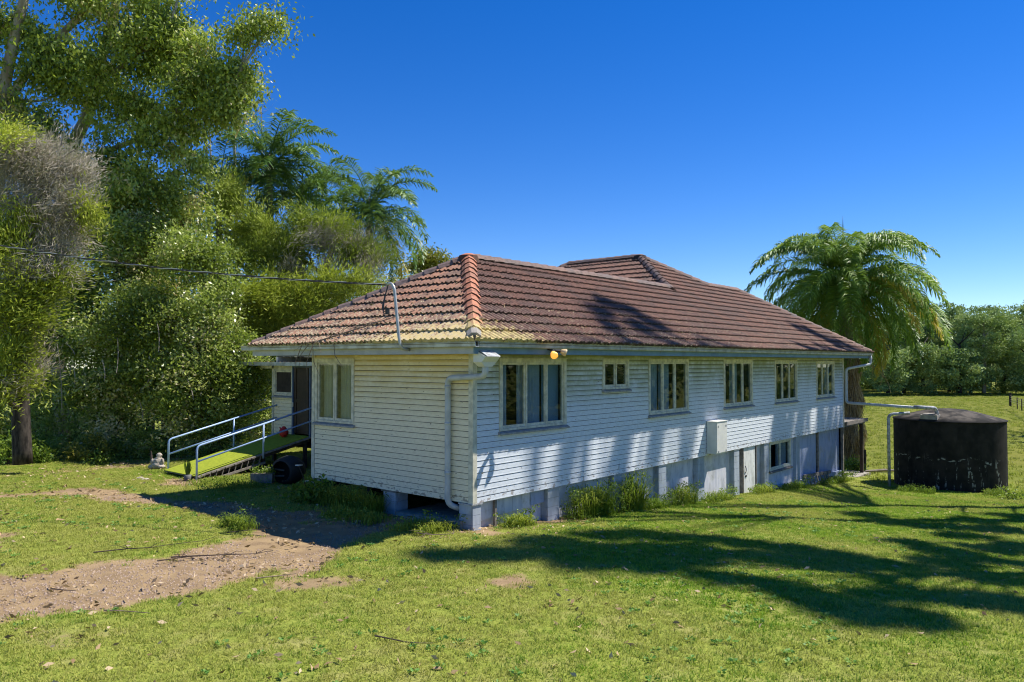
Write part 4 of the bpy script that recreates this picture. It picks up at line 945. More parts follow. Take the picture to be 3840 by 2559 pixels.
# thin bare gum stems against the sky
tb = empty('dead_gum', base_at(790, 40), 'thin bare gum stems standing against the sky left of the palms', 'tree')
for pts, r in (([(790, 1500, 40), (785, 900, 40), (775, 600, 40), (768, 420, 40), (762, 250, 40)], .11), ([(785, 900, 40), (790, 600, 40), (780, 440, 40)], .07), ([(890, 1400, 40), (885, 800, 40), (878, 520, 40), (872, 400, 40), (880, 230, 40)], .10), ([(985, 700, 40), (980, 430, 40), (978, 415, 40)], .035)):
    m = MB(); P_ = path(*pts); m.tube(P_, taper(len(P_), r, r*.35), 7)
    for k in range(7):
        s = P_[len(P_)//2+random.randrange(len(P_)//2)]; e2 = s+Vector((random.uniform(-1, 1), random.uniform(-1, 1), random.uniform(.1, .9))); m.tube(arc(s, (s+e2)/2+Vector((0, 0, -.1)), e2, 3), [r*.22, r*.16, r*.1, r*.04], 4)
    m.build('trunk', M['twigs'], tb, True)

# palms
def frond_mesh(name, Lf, e0, bendr, mat, nl=84, ll=.66, lw=.075, seed=0, droopl=.55, twist=0.):
    r = np.random.default_rng(seed); n = 26; ss = np.linspace(0, 1, n); ang = e0 - bendr*ss**1.25
    dx = np.cos(ang)*Lf/(n-1); dz = np.sin(ang)*Lf/(n-1)
    X = np.concatenate([[0], np.cumsum(dx)[:-1]]); Z = np.concatenate([[0], np.cumsum(dz)[:-1]]); Yc = .10*Lf*twist*ss**2
    V, F, T_ = [], [], []
    rad = .032*(1-ss*.85)
    for i in range(n):
        for k in range(4):
            a = pi/2*k; V.append((X[i]-sin(ang[i])*rad[i]*sin(a), Yc[i]+rad[i]*cos(a), Z[i]+cos(ang[i])*rad[i]*sin(a))); T_.append(.55)
    for i in range(n-1):
        for k in range(4): F.append((i*4+k, i*4+(k+1) % 4, i*4+4+(k+1) % 4, i*4+4+k))
    for j in range(nl):
        s = .12+.88*(j+.5)/nl
        for sd_ in (-1, 1):
            s2 = min(s+r.uniform(-.008, .008), .999); f = s2*(n-1); i = int(f); t = f-i; i2 = min(i+1, n-1)
            p = np.array([X[i]*(1-t)+X[i2]*t, Yc[i]*(1-t)+Yc[i2]*t, Z[i]*(1-t)+Z[i2]*t]); a = ang[i]
            tan = np.array([cos(a), 0, sin(a)]); nor = np.array([-sin(a), 0, cos(a)]); side = np.array([0, sd_, 0.])
            l = ll*(.55+.45*sin(pi*min(1, s2*.92+.12)))*r.uniform(.85, 1.12)*(1 if s2 < .85 else (1-s2)/.15*.6+.4)
            plum = r.uniform(-.35, .65)
            d = tan*.55+side*.9+nor*plum; d /= np.linalg.norm(d)
            m1 = p+d*l*.5; d2 = d+np.array([0, 0, -droopl*r.uniform(.7, 1.5)]); d2 /= np.linalg.norm(d2); m2 = m1+d2*l*.5
            w = np.cross(d, [0, 0, 1.]); w /= max(np.linalg.norm(w), 1e-3); w = w*.6+nor*.4*r.choice([-1, 1]); w *= lw/2
            b = len(V); V += [p-w*.5, p+w*.5, m1-w, m1+w, m2-w*.12, m2+w*.12]; F += [(b, b+1, b+3, b+2), (b+2, b+3, b+5, b+4)]
            tt = np.clip(.5+.2*r.normal(), 0, 1); T_ += [tt]*6
    return mesh_np(name, np.array([tuple(v) for v in V]), np.array(F), [mat], False, {'tint': np.array(T_)})
def palm(label, base, top, tr, fronds, mat, Lf, lean=None, group=None, seedo=0, gold=()):
    b = Vector(base); t = Vector(top); P_ = empty('palm_tree', b, label, 'palm', group)
    m = MB(); pts = arc(b-Vector((0, 0, .3)), (b+t)/2+(lean or Vector((.2, .1, 0))), t, 14); m.tube(pts, [tr*1.15-(tr*.25)*i/14+(.012 if i % 2 else 0) for i in range(15)], 12); m.build('trunk', M['palmtrunk'], P_, True)
    m = MB(); m.tube([t-Vector((0, 0, .1)), t+Vector((0, 0, .6)), t+Vector((0, 0, 1.0))], [tr*1.1, tr*.8, tr*.25], 10); m.build('crownshaft', M['palmtrunk'], P_, True)
    ms_ = {}
    for i, (az, e0, br, ln, mt) in enumerate(fronds):
        key = (round(e0, 1), round(br, 1), mt.name, i % 3)
        if key not in ms_: ms_[key] = frond_mesh('frond', Lf, e0, br, mt, seed=seedo+len(ms_), nl=int(20*Lf), ll=.45+.07*Lf, droopl=.35+.11*Lf)
        o = bpy.data.objects.new('frond', ms_[key]); S.collection.objects.link(o); o.parent = P_
        o.location = t-b+Vector((cos(az)*tr*.6, sin(az)*tr*.6, .25+.4*(e0 > .8))); o.rotation_euler = (random.uniform(-.25, .25), 0, az); o.scale = (ln, ln, ln)
    return P_
def frond_set(n, hi=1.35, lo=-.5, br0=1.7, br1=1.2, mat=None, gold=0, az0=0., lnv=.15):
    out = []
    for i in range(n):
        t = (i+.5)/n; e0 = hi+(lo-hi)*t**1.1; az = az0+i*2.39996+random.uniform(-.2, .2)
        out.append((az, e0+random.uniform(-.08, .08), br0+(br1-br0)*t+random.uniform(-.15, .15), 1+random.uniform(-lnv, lnv), M['leaf_palm_gold'] if (t > .85 and random.random() < gold) else (mat or M['leaf_palm'])))
    return out
VR = YAW-pi/2                                         # azimuth of the picture's right
t = A(1010, 650, 36); palm('tallest palm of the three on the left, highest crown against the sky', (t.x+.3, t.y+.2, g1(t.x, t.y)), t, .16, frond_set(34, 1.4, -.75, 1.7, 1.0, gold=.6), None, 3.4, seedo=10)
t = A(1385, 820, 35); palm('palm nearest the roof peak with fronds arching over the roof', (t.x-.2, t.y, g1(t.x, t.y)), t, .15, frond_set(34, 1.35, -.8, 1.9, 1.1, gold=.4, az0=1), None, 3.4, seedo=50)
t = A(820, 760, 37); palm('palm half hidden between the tallest gum and the tallest palm', (t.x, t.y, g1(t.x, t.y)), t, .15, frond_set(26, 1.3, -.7, 1.8, 1.0, gold=.4, az0=2), None, 3.6, seedo=90)
t = A(1130, 760, 38); palm('palm behind the feathery tree, between the two tall crowns', (t.x, t.y, g1(t.x, t.y)), t, .14, frond_set(24, 1.2, -.6, 1.8, 1.0, az0=3), None, 3.4, seedo=130)
t = A(3165, 1090, 39.5); bs = (t.x+.4, t.y-.2, g1(t.x, t.y))
fr = frond_set(96, 1.52, -1.15, 2.5, .9, mat=M['leaf_palm_bright'], gold=.5, lnv=.08)
fr += [(VR+.1, .1, 1.35, 1.3, M['leaf_palm_bright']), (VR-.25, -.1, 1.2, 1.3, M['leaf_palm_bright']), (VR+.3, .35, 1.7, 1.25, M['leaf_palm']), (VR-.55, .15, 1.5, 1.0, M['leaf_palm_gold']), (VR-.9, .25, 1.6, .85, M['leaf_palm_gold']), (VR-.35, -.05, 1.3, 1.1, M['leaf_palm_gold']), (VR-.75, -.15, 1.2, .9, M['leaf_palm_gold']), (VR-.1, -.45, 1.0, 1.1, M['leaf_palm']), (VR+pi, .9, 2.0, 1.12, M['leaf_palm']), (VR+pi-.4, .6, 1.7, 1.15, M['leaf_palm']), (VR+.05, .7, 1.7, 1.1, M['leaf_palm'])]
PR = palm('large drooping palm beside the far end of the house, next to the tank', bs, t, .32, fr, None, 5.0, Vector((.1, 0, 0)), seedo=170)
m = MB(); a = t+Vector((-.1, 0, .4)); m.tube([a, a+Vector((.05, 0, 2.0)), a+Vector((.06, 0, 2.7)), a+Vector((.06, 0, 3.5))], [.05, .07, .03, .005], 6); m.build('spear_leaf', M['leaf_palm'], PR, True)
# hanging dead fibre round its trunk
n = 5200; u = rng.random(n); zz = g1(bs[0], bs[1])+.6+u*5.6; a = rng.random(n)*2*pi; rr = .34+.28*rng.random(n)+.18*np.sin(zz*1.9)**2
cx = bs[0]+(t.x-bs[0])*u; cy = bs[1]+(t.y-bs[1])*u
C_ = np.stack([cx+rr*np.cos(a), cy+rr*np.sin(a), zz], 1); D_ = np.stack([.25*np.cos(a), .25*np.sin(a), np.full(n, -1.)], 1)+rng.normal(size=(n, 3))*.14
leaf_mesh('hanging_fibre', C_, D_, .55*(.5+rng.random(n)), .02+.012*rng.random(n), rng.random(n), M['litter'], PR)['kind'] = 'stuff'
for (px, py, e0, az, ln) in ((3270, 1390, -.2, VR-.3, .62), (3230, 1260, -.5, VR, .8), (3300, 1300, -.7, VR-.5, .7), (3150, 1250, -.7, VR+pi, .6)):
    p_ = Vector(at(px-70, py-40, 39.2)); o = bpy.data.objects.new('dead_frond', frond_mesh('dead_frond', 4.2, e0, 1.35, M['litter'], 44, .45, .03, seed=int(px), droopl=2.2)); S.collection.objects.link(o); o.parent = PR; o.location = p_-Vector(bs); o.rotation_euler = (0, 0, az); o.scale = (ln,)*3

# ------------------------------------------------------------------ far edge of the field
def far_tree(px, d, top, wid, n, lab, trunkpx=None, mat=None, low=1450, pale=False):
    n = int(n*2.0)
    base = A(px, 1470, d); base.z = g1(base.x, base.y)-.2; T = empty('field_tree', base, lab, 'tree', 'trees along the far edge of the field')
    m = MB(); P_ = path((trunkpx or px, 1475, d), ((trunkpx or px)+4, 1380, d), ((trunkpx or px)-3, 1290, d), (px, top+60, d)); m.tube(P_, taper(len(P_), .38, .15), 7)
    for k in range(5):
        s = P_[5+k]; e2 = s+Vector((random.uniform(-3, 3), random.uniform(-3, 3), random.uniform(1, 3.5))); m.tube(arc(s, (s+e2)/2+Vector((0, 0, -.3)), e2, 3), [.16, .12, .09, .05], 5)
    m.build('trunk', M['bark_pale'] if pale else M['bark_grey'], T, True)
    cs = []; k = d/2841
    for i in range(n):
        f = random.random(); y = top+12+(low-top-12)*f; w_ = wid*(.35+.65*sin(pi*min(1, f*.75+.22)))
        cs.append(at(px+random.uniform(-1, 1)*w_, y, d+random.uniform(-4, 4)))
    cs = np.array(cs); rs = 1.1*(.55+.8*rng.random(len(cs)))
    C_, D_, t_ = clump_cloud(cs, rs, 110, .2, .3, .55); nn = len(C_)
    leaf_mesh('crown', C_, D_, .46*(.6+.8*rng.random(nn)), .24*(.6+.8*rng.random(nn)), t_, mat or M['leaf_far'], T)
    return T
FT = [(3300, 160, 1195, 60, 50, 'palm side tree of the far row, half behind the palm fronds', None, 1455), (3390, 150, 1180, 70, 62, 'broad tree at the left of the far row', None, 1455), (3470, 168, 1138, 62, 46, 'tall loose crowned gum of the far row with gaps of sky', None, 1400), (3560, 158, 1132, 55, 46, 'tall rounded gum of the far row above the tank lid', None, 1440),
      (3640, 150, 1170, 60, 56, 'mid height tree of the far row over the tank', None, 1455), (3690, 146, 1146, 72, 62, 'round topped tree of the far row with the pale forked trunk', 3690, 1430), (3765, 152, 1165, 60, 56, 'tree of the far row above the fence post', None, 1455), (3840, 165, 1128, 60, 50, 'tall tree of the far row at the right edge', None, 1440), (3850, 145, 1240, 70, 50, 'low spreading tree of the far row at the right edge', None, 1465), (3600, 143, 1300, 80, 40, 'low bushy tree in front of the far row', None, 1466), (3330, 142, 1310, 70, 36, 'low bushy tree of the far row beside the palm', None, 1466), (3460, 144, 1290, 70, 36, 'low bushy tree of the far row left of the tank lid', None, 1466)]
for i, (px, d, top, wd, n, lab, tp, low) in enumerate(FT): far_tree(px, d, top, wd, n, lab, tp, None, low, pale=(i in (5, 2, 7)))
# the wood goes on behind and to both sides
cs = []
for i in range(1050):
    a_ = random.uniform(-20, 3900) if i < 450 else random.uniform(3850, 9000); d = random.uniform(162, 200) if i < 450 else random.uniform(95, 150)
    if i >= 450:
        th = math.atan((3850-1920)/2841)+radians(3)+random.random()*radians(92); r_ = random.uniform(70, 92); c = CAM+(FH*cos(th)+RH*sin(th))*r_; c[2] = -2.5+abs(random.gauss(6.5, 5)); cs.append(c)
    else:
        c = at(random.uniform(2850, 3950), random.uniform(1190, 1465), random.uniform(166, 186)); cs.append(c)
cs = np.array(cs); rs = 2.0*(.6+.7*rng.random(len(cs))); C_, D_, t_ = clump_cloud(cs, rs, 60, .2, .3, .6); nn = len(C_)
o = leaf_mesh('distant_forest', C_, D_, .9*(.6+.8*rng.random(nn)), .5*(.6+.8*rng.random(nn)), t_, M['leaf_far'], None); tag(o, 'continuous forest behind the far row of field trees', 'forest', kind='stuff')

# ------------------------------------------------------------------ tall gums just beyond the right edge that shade the lawn
def shade_point(px=None, py=None, r=.8, wall=None, roofp=None):
    if px is not None:
        z = -.9
        for _ in range(12):
            d = FP+RH*(px-1920)/2841-UPP*(py-1279.5)/2841; t_ = (z-CAM[2])/d[2]; g = CAM+d*t_; z = g1(g[0], g[1])
        return g
SV = np.array([.56, -.34, 1.])
SHG = [(2050, 2030, .5), (2560, 2100, .6), (2200, 2110, .5), (2780, 2040, .5), (2960, 2060, .5), (3100, 2080, .5), (3540, 2110, .5), (3760, 2110, .5), (2420, 2110, .6), (3690, 1990, .6), (1650, 2080, .2), (1800, 2078, .3), (1950, 2078, .36), (2120, 2068, .6), (2300, 2060, .8), (2480, 2060, .85), (2660, 2070, .85), (2840, 2085, .8), (3000, 2100, .8), (3180, 2115, .75), (3350, 2130, .6),
       (2250, 2010, .5), (2450, 2010, .6), (2650, 2025, .5), (3550, 2075, .7), (3720, 2060, .7), (3840, 2050, .8), (3620, 2010, .6), (3780, 1990, .6), (3500, 1975, .6), (3400, 2035, .4), (3640, 1950, .6), (3830, 1940, .8), (3250, 1930, .4), (3350, 1960, .5),
       (2880, 2190, .30), (2980, 2225, .35), (3090, 2260, .4), (3200, 2290, .45), (3330, 2310, .42), (3450, 2325, .25), (3300, 2235, .25), (3480, 2235, .3), (3650, 2250, .35), (3800, 2265, .4), (2700, 2165, .25), (3760, 2175, .35)]
trunks = [((17.6, -9.4), (.10, .02)), ((23.5, -10.5), (.05, .08)), ((12.6, -13.6), (.02, .05))]
def trunk_xy(k, h):
    (bx, by), (lx, ly) = trunks[k]; return np.array([bx+lx*h*.5, by+ly*h*.5])
groups = {0: [], 1: [], 2: []}
def put(g, r, n=4, hs=(13, 27), flat=.8):
    best = None
    for h in np.arange(hs[0], hs[1], .5):
        p = g+SV*h; q = p-CAM; dz = q@FP; elev = (q@UPP)/max(dz, .1); lat = (q@RH)/max(dz, .1)
        m_ = r/dz+.02
        if elev < .4503+m_ and abs(lat) < .676+m_: continue
        for k in groups:
            d_ = np.linalg.norm(p[:2]-trunk_xy(k, h))
            if best is None or d_ < best[0]: best = (d_, k, p)
    if best: groups[best[1]].append((best[2], (r*.8, r*.8, r*.5), n))
for px, py, r in SHG: put(shade_point(px, py), r*1.3, max(5, int(24*r)))
for x, y, r in ((5.6, .8, .6), (6.6, 1.2, .45), (6.4, .1, .6), (7.6, .3, .5), (5.0, .0, .35), (21.0, .6, .5), (21.6, -.1, .7), (22.6, -.3, .6), (20.2, .9, .25), (7.4, 1.0, .3)): put(np.array([x, y, ZE+T1*(y+.75)]), r*.85, max(3, int(8*r)), (10, 27))
for x, z, r in ((3.2, .6, .14), (5.3, .3, .14), (7.3, .7, .12), (9.0, .3, .12), (15.8, .5, .6), (16.8, .0, .6), (18.0, .3, .5), (20.2, -.3, .6), (21.4, .3, .6), (22.6, -.6, .6), (16.0, -1.0, .6), (19.5, -1.2, .5), (21.5, -1.2, .6)): put(np.array([x, 0, z]), r*.9, max(2, int(7*r)), (14, 30))
# upright boughs whose soft shadows streak the long wall
WALLS = [(1.65, .09), (1.9, .12), (3.1, .14), (3.45, .18), (3.75, .09), (5.05, .12), (5.4, .16), (6.9, .10), (7.2, .05), (8.5, .09), (8.8, .13), (15.6, .25), (16.3, .25), (16.9, .2), (17.9, .16), (18.3, .18), (19.2, .12), (20.3, .2), (20.9, .2), (22.3, .08), (23.0, .14)]
boughs = {0: [], 1: [], 2: []}
for xw, r in WALLS:
    best = None
    for h in np.arange(15, 30, .5):
        p = np.array([xw, 0, .3])+SV*h; seen = False
        for q_ in (p-np.array([0, 0, 3.]), p-np.array([0, 0, 7.])):
            w_ = q_-CAM; dz = w_@FP; seen |= (w_@UPP)/dz < .47 and (w_@RH)/dz < .70
        if seen: continue
        for k in (0, 1):
            d_ = np.linalg.norm(p[:2]-trunk_xy(k, h))
            if best is None or d_ < best[0]: best = (d_, k, p)
    if best: boughs[best[1]].append((best[2], r))
SL = ['very tall gum standing just past the right edge whose crown shades the lawn', 'tall gum past the right edge behind the tank side lawn', 'tall gum past the right edge nearest the front of the lawn']
for k in groups:
    (bx, by), _ = trunks[k]; bz = g1(bx, by); T = empty('shade_gum', (bx, by, bz), SL[k], 'tree', 'gums beyond the right edge')
    m = MB(); P_ = [Vector((*trunk_xy(k, h), bz+h-.2)) for h in np.linspace(0, 19, 14)]; m.tube(P_, taper(14, .38, .16), 10); m.build('trunk', M['bark_pale'], T, True)
    lb = MB()
    for p, r, n in groups[k]:
        hh = max(8, p[2]-bz-3.5); q = np.array([*trunk_xy(k, min(hh, 18.5)), bz+min(hh, 18.5)]); lb.tube(arc(q, (q+p)/2+np.array([0, 0, .4]), p, 5), list(np.linspace(.08, .03, 6)), 5)
    for p, r in boughs[k]:
        lo = p+np.array([0, 0, -2.2]); hi = p+np.array([random.uniform(-.6, .6), random.uniform(-.2, .2), 2.6]); q = np.array([*trunk_xy(k, min(lo[2]-bz-1, 18.5)), bz+min(lo[2]-bz-1, 18.5)])
        lb.tube([*arc(q, (q+lo)/2+np.array([0, 0, -.3]), lo, 4), Vector((lo+hi)/2), Vector(hi)], [.10, .09, .08, .08, r*.55, r*.8, r*.35], 7)
    lb.build('limbs', M['bark_pale'], T, True)
    cs, rs = [], []
    for p, r, n in groups[k]:
        a_, b_2 = sub_clumps(p, r, n, .34, .3); cs.append(a_); rs.append(b_2)
    if cs:
        C_, D_, t_ = clump_cloud(np.concatenate(cs), np.concatenate(rs), 150, .6, .2); nn = len(C_); leaf_mesh('crown', C_, D_, .2*(.7+.6*rng.random(nn)), .085*(.7+.6*rng.random(nn)), t_, M['leaf_gum'], T)

# ------------------------------------------------------------------ undergrowth at the wood's edge
def bush(px, d, w, h, n, mat, lab, py=None, L=.11, Wd=.05, per=110, name='bush', z0=None):
    b = A(px, 1700, d); gz = g1(b.x, b.y); T = empty(name, (b.x, b.y, gz), lab, 'bush')
    m = MB(); cs = []
    for i in range(n):
        a_ = random.random()*2*pi; rr = w*sqrt(random.random()); z = gz+h*(.15+.85*random.random())*(1-.4*rr/w); c = np.array([b.x+rr*cos(a_), b.y+rr*sin(a_), z]); cs.append(c)
        m.tube(arc((b.x+rr*.3*cos(a_), b.y+rr*.3*sin(a_), gz-.05), (b.x+rr*.5*cos(a_), b.y+rr*.5*sin(a_), gz+(z-gz)*.6), c, 3), [.018, .014, .01, .005], 4)
    m.build('stems', M['bark_brown'], T)
    C_, D_, t_ = clump_cloud(np.array(cs), np.full(n, .24)*(.7+.6*rng.random(n)), per, 0, .4); k_ = len(C_)
    C_[:, 2] = np.maximum(C_[:, 2], gz+.02)
    leaf_mesh('foliage', C_, D_, L*(.6+.8*rng.random(k_)), Wd*(.6+.8*rng.random(k_)), t_, mat, T); return T
WL, DL = M['leaf_weed'], M['leaf_dense']
bush(30, 24.2, .9, 1.1, 26, WL, 'yellow green weeds at the foot of the feathery tree by the left edge')
bush(130, 24.8, .7, .6, 14, WL, 'low weeds just right of the feathery tree trunk')
bush(345, 25.4, .5, .95, 20, M['leaf_yel'], 'sunlit yellow green bush at the edge of the wood')
bush(255, 25.6, .8, .8, 20, DL, 'shaded bush between the feathery tree and the sunlit bush')
bush(380, 24.6, .22, .35, 6, WL, 'small seedling on the leaf litter at the edge of the lawn', L=.09, per=60)
bush(470, 26.3, .9, 1.0, 26, DL, 'dark low bush right of the sunlit bush')
bush(590, 26.6, .8, .8, 18, DL, 'dark low bush behind the left end of the handrails')
bush(790, 26.8, .9, .8, 20, DL, 'dark low bush behind the middle of the ramp')
bush(960, 27.0, .8, .7, 16, DL, 'dark low bush behind the top of the ramp')
bush(170, 27.5, 1.2, 1.6, 34, DL, 'tall shaded bush behind the feathery tree trunk')
bush(1090, 29.5, .8, .9, 22, DL, 'dark ferny bush behind the entry wing by the back of the ramp')
bush(1050, 31, 1.1, 1.3, 24, DL, 'shaded bush left of the entry wing')
bush(1185, 18.0, .32, .75, 12, WL, 'green vine climbing the corner stump of the short wall', L=.12, Wd=.08, per=70, name='vine')
bush(3790, 27.6, .25, .25, 0+5, WL, 'low weeds beside the foot of the tank', L=.1, per=50)
bush(3200, 36.2, .7, .6, 14, WL, 'weeds around the foot of the drooping palm')
# ------------------------------------------------------------------ power line
ca = Vector((-.90, 1.60, 4.42)); cb = Vector(at(-160, 893, 17.5)); cl = empty('power_line', ca, 'twisted black power line running from the roof mast across the trees', 'cable')
for q in range(3):
    pts = []; n = 150
    for i in range(n+1):
        t = i/n; p = ca.lerp(cb, t); p.z -= .34*4*t*(1-t)*.5; a = t*85+q*2.09; p += Vector((cos(a)*.012, cos(a)*.012, sin(a)*.015)); pts.append(p)
    m = MB(); m.tube(pts, .0095, 5); m.build('strand', M['cable'] if q else M['steel'], cl, True)
# ------------------------------------------------------------------ small things by the ramp
st = Vector((-.95, 12.05, 0)); st = Vector(at(590, 1780, 23.6)); st.z = g1(st.x, st.y)
SO = empty('garden_statue', st, 'small pale stone statue of a seated plump figure on the grass left of the ramp', 'statue')
def blob(parts, name, parent, mat, sub=1):
    me = bpy.data.meshes.new(name); bm = bmesh.new()
    for (c, r) in parts:
        g = bmesh.ops.create_icosphere(bm, subdivisions=2, radius=1.0)
        for v in g['verts']: v.co = Vector((v.co.x*r[0]+c[0], v.co.y*r[1]+c[1], v.co.z*r[2]+c[2]))
    bm.to_mesh(me); bm.free(); me.materials.append(mat); me.polygons.foreach_set('use_smooth', np.ones(len(me.polygons), bool))
    o = link(name, me, parent); md = o.modifiers.new('join', 'REMESH'); md.mode = 'VOXEL'; md.voxel_size = .014; md.use_smooth_shade = True; return o
f = Vector((RH[0], RH[1], 0)); b_ = Vector((FH[0], FH[1], 0))
def sp_(r_, d_, z): v = st+f*r_+b_*d_; return (v.x, v.y, st.z+z)
blob([(sp_(0, 0, .13), (.19, .17, .14)), (sp_(.02, 0, .24), (.16, .14, .15)), (sp_(.05, 0, .42), (.085, .085, .09)), (sp_(-.15, -.05, .08), (.13, .09, .07)), (sp_(.15, -.05, .08), (.12, .09, .07)), (sp_(-.12, -.08, .22), (.06, .06, .12)), (sp_(.17, -.04, .23), (.055, .06, .12)), (sp_(.045, -.075, .405), (.025, .02, .02)), (sp_(.045, -.05, .36), (.075, .05, .03)), (sp_(.13, 0, .43), (.018, .03, .035)), (sp_(-.035, 0, .43), (.018, .03, .035))], 'figure', SO, M['stone'])
m = MB(); m.tube([sp_(-.17, 0, .12), sp_(-.20, 0, .4), sp_(-.21, 0, .56)], [.035, .04, .02], 7); m.build('carved_post', M['timber_dark'], SO)
for k, (px, py) in enumerate(((525, 1795), (545, 1800), (640, 1775))):
    p = shade_point(px, py); me = bpy.data.meshes.new('stone'); bm = bmesh.new(); bmesh.ops.create_icosphere(bm, subdivisions=2, radius=1)
    for v in bm.verts: v.co = Vector((v.co.x*.11*(1+.2*random.random()), v.co.y*.09, v.co.z*.05))+Vector(p)
    bm.to_mesh(me); bm.free(); me.materials.append(M['stone']); tag(link('stone', me), ['pale flat stone left of the seated statue', 'second pale stone touching the foot of the seated statue', 'pale stone between the statue and the handrail post'][k], 'stone', 'stones by the ramp')
pp = Vector(shade_point(703, 1800)); PO = empty('potted_plant', pp, 'grey pot with upright snake plant leaves at the foot of the ramp', 'potted plant')
m = MB(); m.tube([pp+Vector((0, 0, z)) for z in (-.02, .02, .14, .145)], [.085, .09, .105, .09], 14); m.build('pot', M['pot'], PO, True)
for i in range(8):
    a = i*2.4; d = Vector((cos(a), sin(a), 0)); l = random.uniform(.28, .5); w = Vector((-sin(a), cos(a), 0))*.035; p0 = pp+d*.03+Vector((0, 0, .12)); p1 = p0+d*.04+Vector((0, 0, l*.5)); p2 = p0+d*(.05+.05*random.random())+Vector((0, 0, l))
    m = MB(); m.add([p0-w*.6, p0+w*.6, p1+w, p1-w, p2+w*.1, p2-w*.1, p0+d*.012, p1+d*.02], [(0, 6, 7, 3), (6, 1, 2, 7), (3, 7, 4, 5), (7, 2, 4)]); m.build('leaf', M['leaf_weed'], PO)
bp_ = Vector((3.0, 11.32, rz(3.0)+.001)); rd = empty('kettle', bp_, 'round red kettle standing on the ramp by the entry door', 'kettle')
blob([((bp_.x, bp_.y, bp_.z+.17), (.16, .16, .17)), ((bp_.x, bp_.y, bp_.z+.33), (.07, .07, .04))], 'body', rd, M['red']); m = MB(); m.tube([(bp_.x, bp_.y+.12, bp_.z+.22), (bp_.x, bp_.y+.24, bp_.z+.32)], [.03, .018], 7); m.build('spout', M['red'], rd, True)
# black barrow-like tub leaning under the ramp and a planter trough
wb = Vector(at(1085, 1765, 21.2)); wb.z = g1(wb.x, wb.y); WB = empty('upturned_tub', wb, 'black rounded tub lying on its side in the shade under the ramp', 'tub')
m = MB(); n = 18
ax = (Vector(FH)*.85+Vector(RH)*.5).normalized(); sdv = ax.cross(Vector((0, 0, 1))).normalized()
for zz, rr in ((-.30, .34), (-.28, .42), (.0, .50), (.22, .42), (.34, .25), (.37, .01)):
    for q in range(n):
        a = 2*pi*q/n; m.v.append(tuple(wb+ax*zz+sdv*cos(a)*rr+Vector((0, 0, 1))*(sin(a)*rr*.82+.38)))
for j in range(5):
    for q in range(n): m.f.append((j*n+q, j*n+(q+1) % n, (j+1)*n+(q+1) % n, (j+1)*n+q))
m.build('shell', M['blackthing'], WB, True)
m = MB(); m.beam(wb-sdv*.2+Vector((0, 0, .35)), wb-sdv*.75-ax*.2+Vector((0, 0, .42)), .04, .04); m.build('handle', M['timber_grey'], WB); m = MB(); m.beam(wb-sdv*.2+Vector((0, 0, .2)), wb-sdv*.7-ax*.5+Vector((0, 0, .22)), .04, .04); m.build('handle', M['timber_grey'], WB)
tr_ = Vector(at(985, 1795, 20.9)); tr_.z = g1(tr_.x, tr_.y); TRO = empty('planter_trough', tr_, 'brown planter trough with small plants under the side of the ramp', 'planter')
m = MB(); m.beam(tr_-f*.30+Vector((0, 0, .13)), tr_+f*.30+Vector((0, 0, .13)), .25, .26); m.build('trough', M['timber_grey'], TRO)
C_, D_, t_ = clump_cloud(np.array([list(tr_+f*k+Vector((0, 0, .32))) for k in (-.2, 0, .2)]), np.full(3, .13), 90, -.3, .4); leaf_mesh('foliage', C_, D_, .09+0*t_, .03+0*t_, t_, M['leaf_weed'], TRO)
bb = Vector(shade_point(1150, 1858)); BB = empty('garden_stake', bb, 'thin bent dark stake with two pale dishes by the corner stump', 'garden ornament')
m = MB(); m.tube(bent([bb, bb+Vector((-.02, .03, .25)), bb-f*.12+Vector((0, 0, .55)), bb-f*.2+Vector((0, 0, .72))], .08), .012, 6); m.build('stem', M['timber_dark'], BB, True)
for v in (bb-f*.2+Vector((0, 0, .73)), bb+f*.05+Vector((0, 0, .33))):
    m = MB(); m.tube([v, v+Vector((0, 0, .015)), v+Vector((0, 0, .03))], [.03, .09, .10], 10); m.build('dish', M['meter'], BB, True)
# fence: leaning post by the palm, and posts with wire out in the field
def post(px, py, d, h, r, lab, mat=M['timber_grey'], lean=0):
    b = Vector(at(px, py, d)); m = MB(); m.tube([b-Vector((0, 0, .3)), b+Vector((lean*.5, 0, h*.5)), b+Vector((lean, 0, h))], [r, r*.95, r*.85], 7); m.build('fence_post', mat); o = S.collection.objects[-1]; tag(o, lab, 'fence post'); return b
post(3240, 1778, 36.5, 1.15, .10, 'old leaning fence post beside the palm trunk', M['bark_grey'], .12); post(3231, 1780, 36.8, .75, .05, 'short thin fence post left of the leaning one', M['bark_grey'])
fb = Vector(at(3789, 1512, 100)); FN = empty('wire_fence', fb, 'distant wire fence with timber posts crossing the field', 'fence')
fp = [at(3789, 1512, 100), at(3815, 1522, 94), at(3832, 1528, 90), at(3850, 1536, 85), at(3875, 1547, 79)]
for k, p in enumerate(fp):
    h = 1.35 if k == 0 else 1.0; m = MB(); m.tube([Vector(p)-Vector((0, 0, .4)), Vector(p)+Vector((0, 0, h))], .14 if k == 0 else .06, 6); m.build('post', M['bark_grey'], FN)
for z in (.25, .5, .75, .95):
    m = MB(); m.tube([Vector(p)+Vector((0, 0, z)) for p in fp], .018, 4); m.build('wire', M['twigs'], FN)
lg = Vector(at(3320, 1768, 34.5)); m = MB(); m.tube([lg-Vector(RH)*.9, lg+Vector((0, 0, .05)), lg+Vector(RH)*.8+Vector((0, 0, .02))], [.05, .07, .04], 7); tag(m.build('fallen_branch', M['twigs']), 'pale fallen branch on the grass between the porch post and the tank', 'branch')
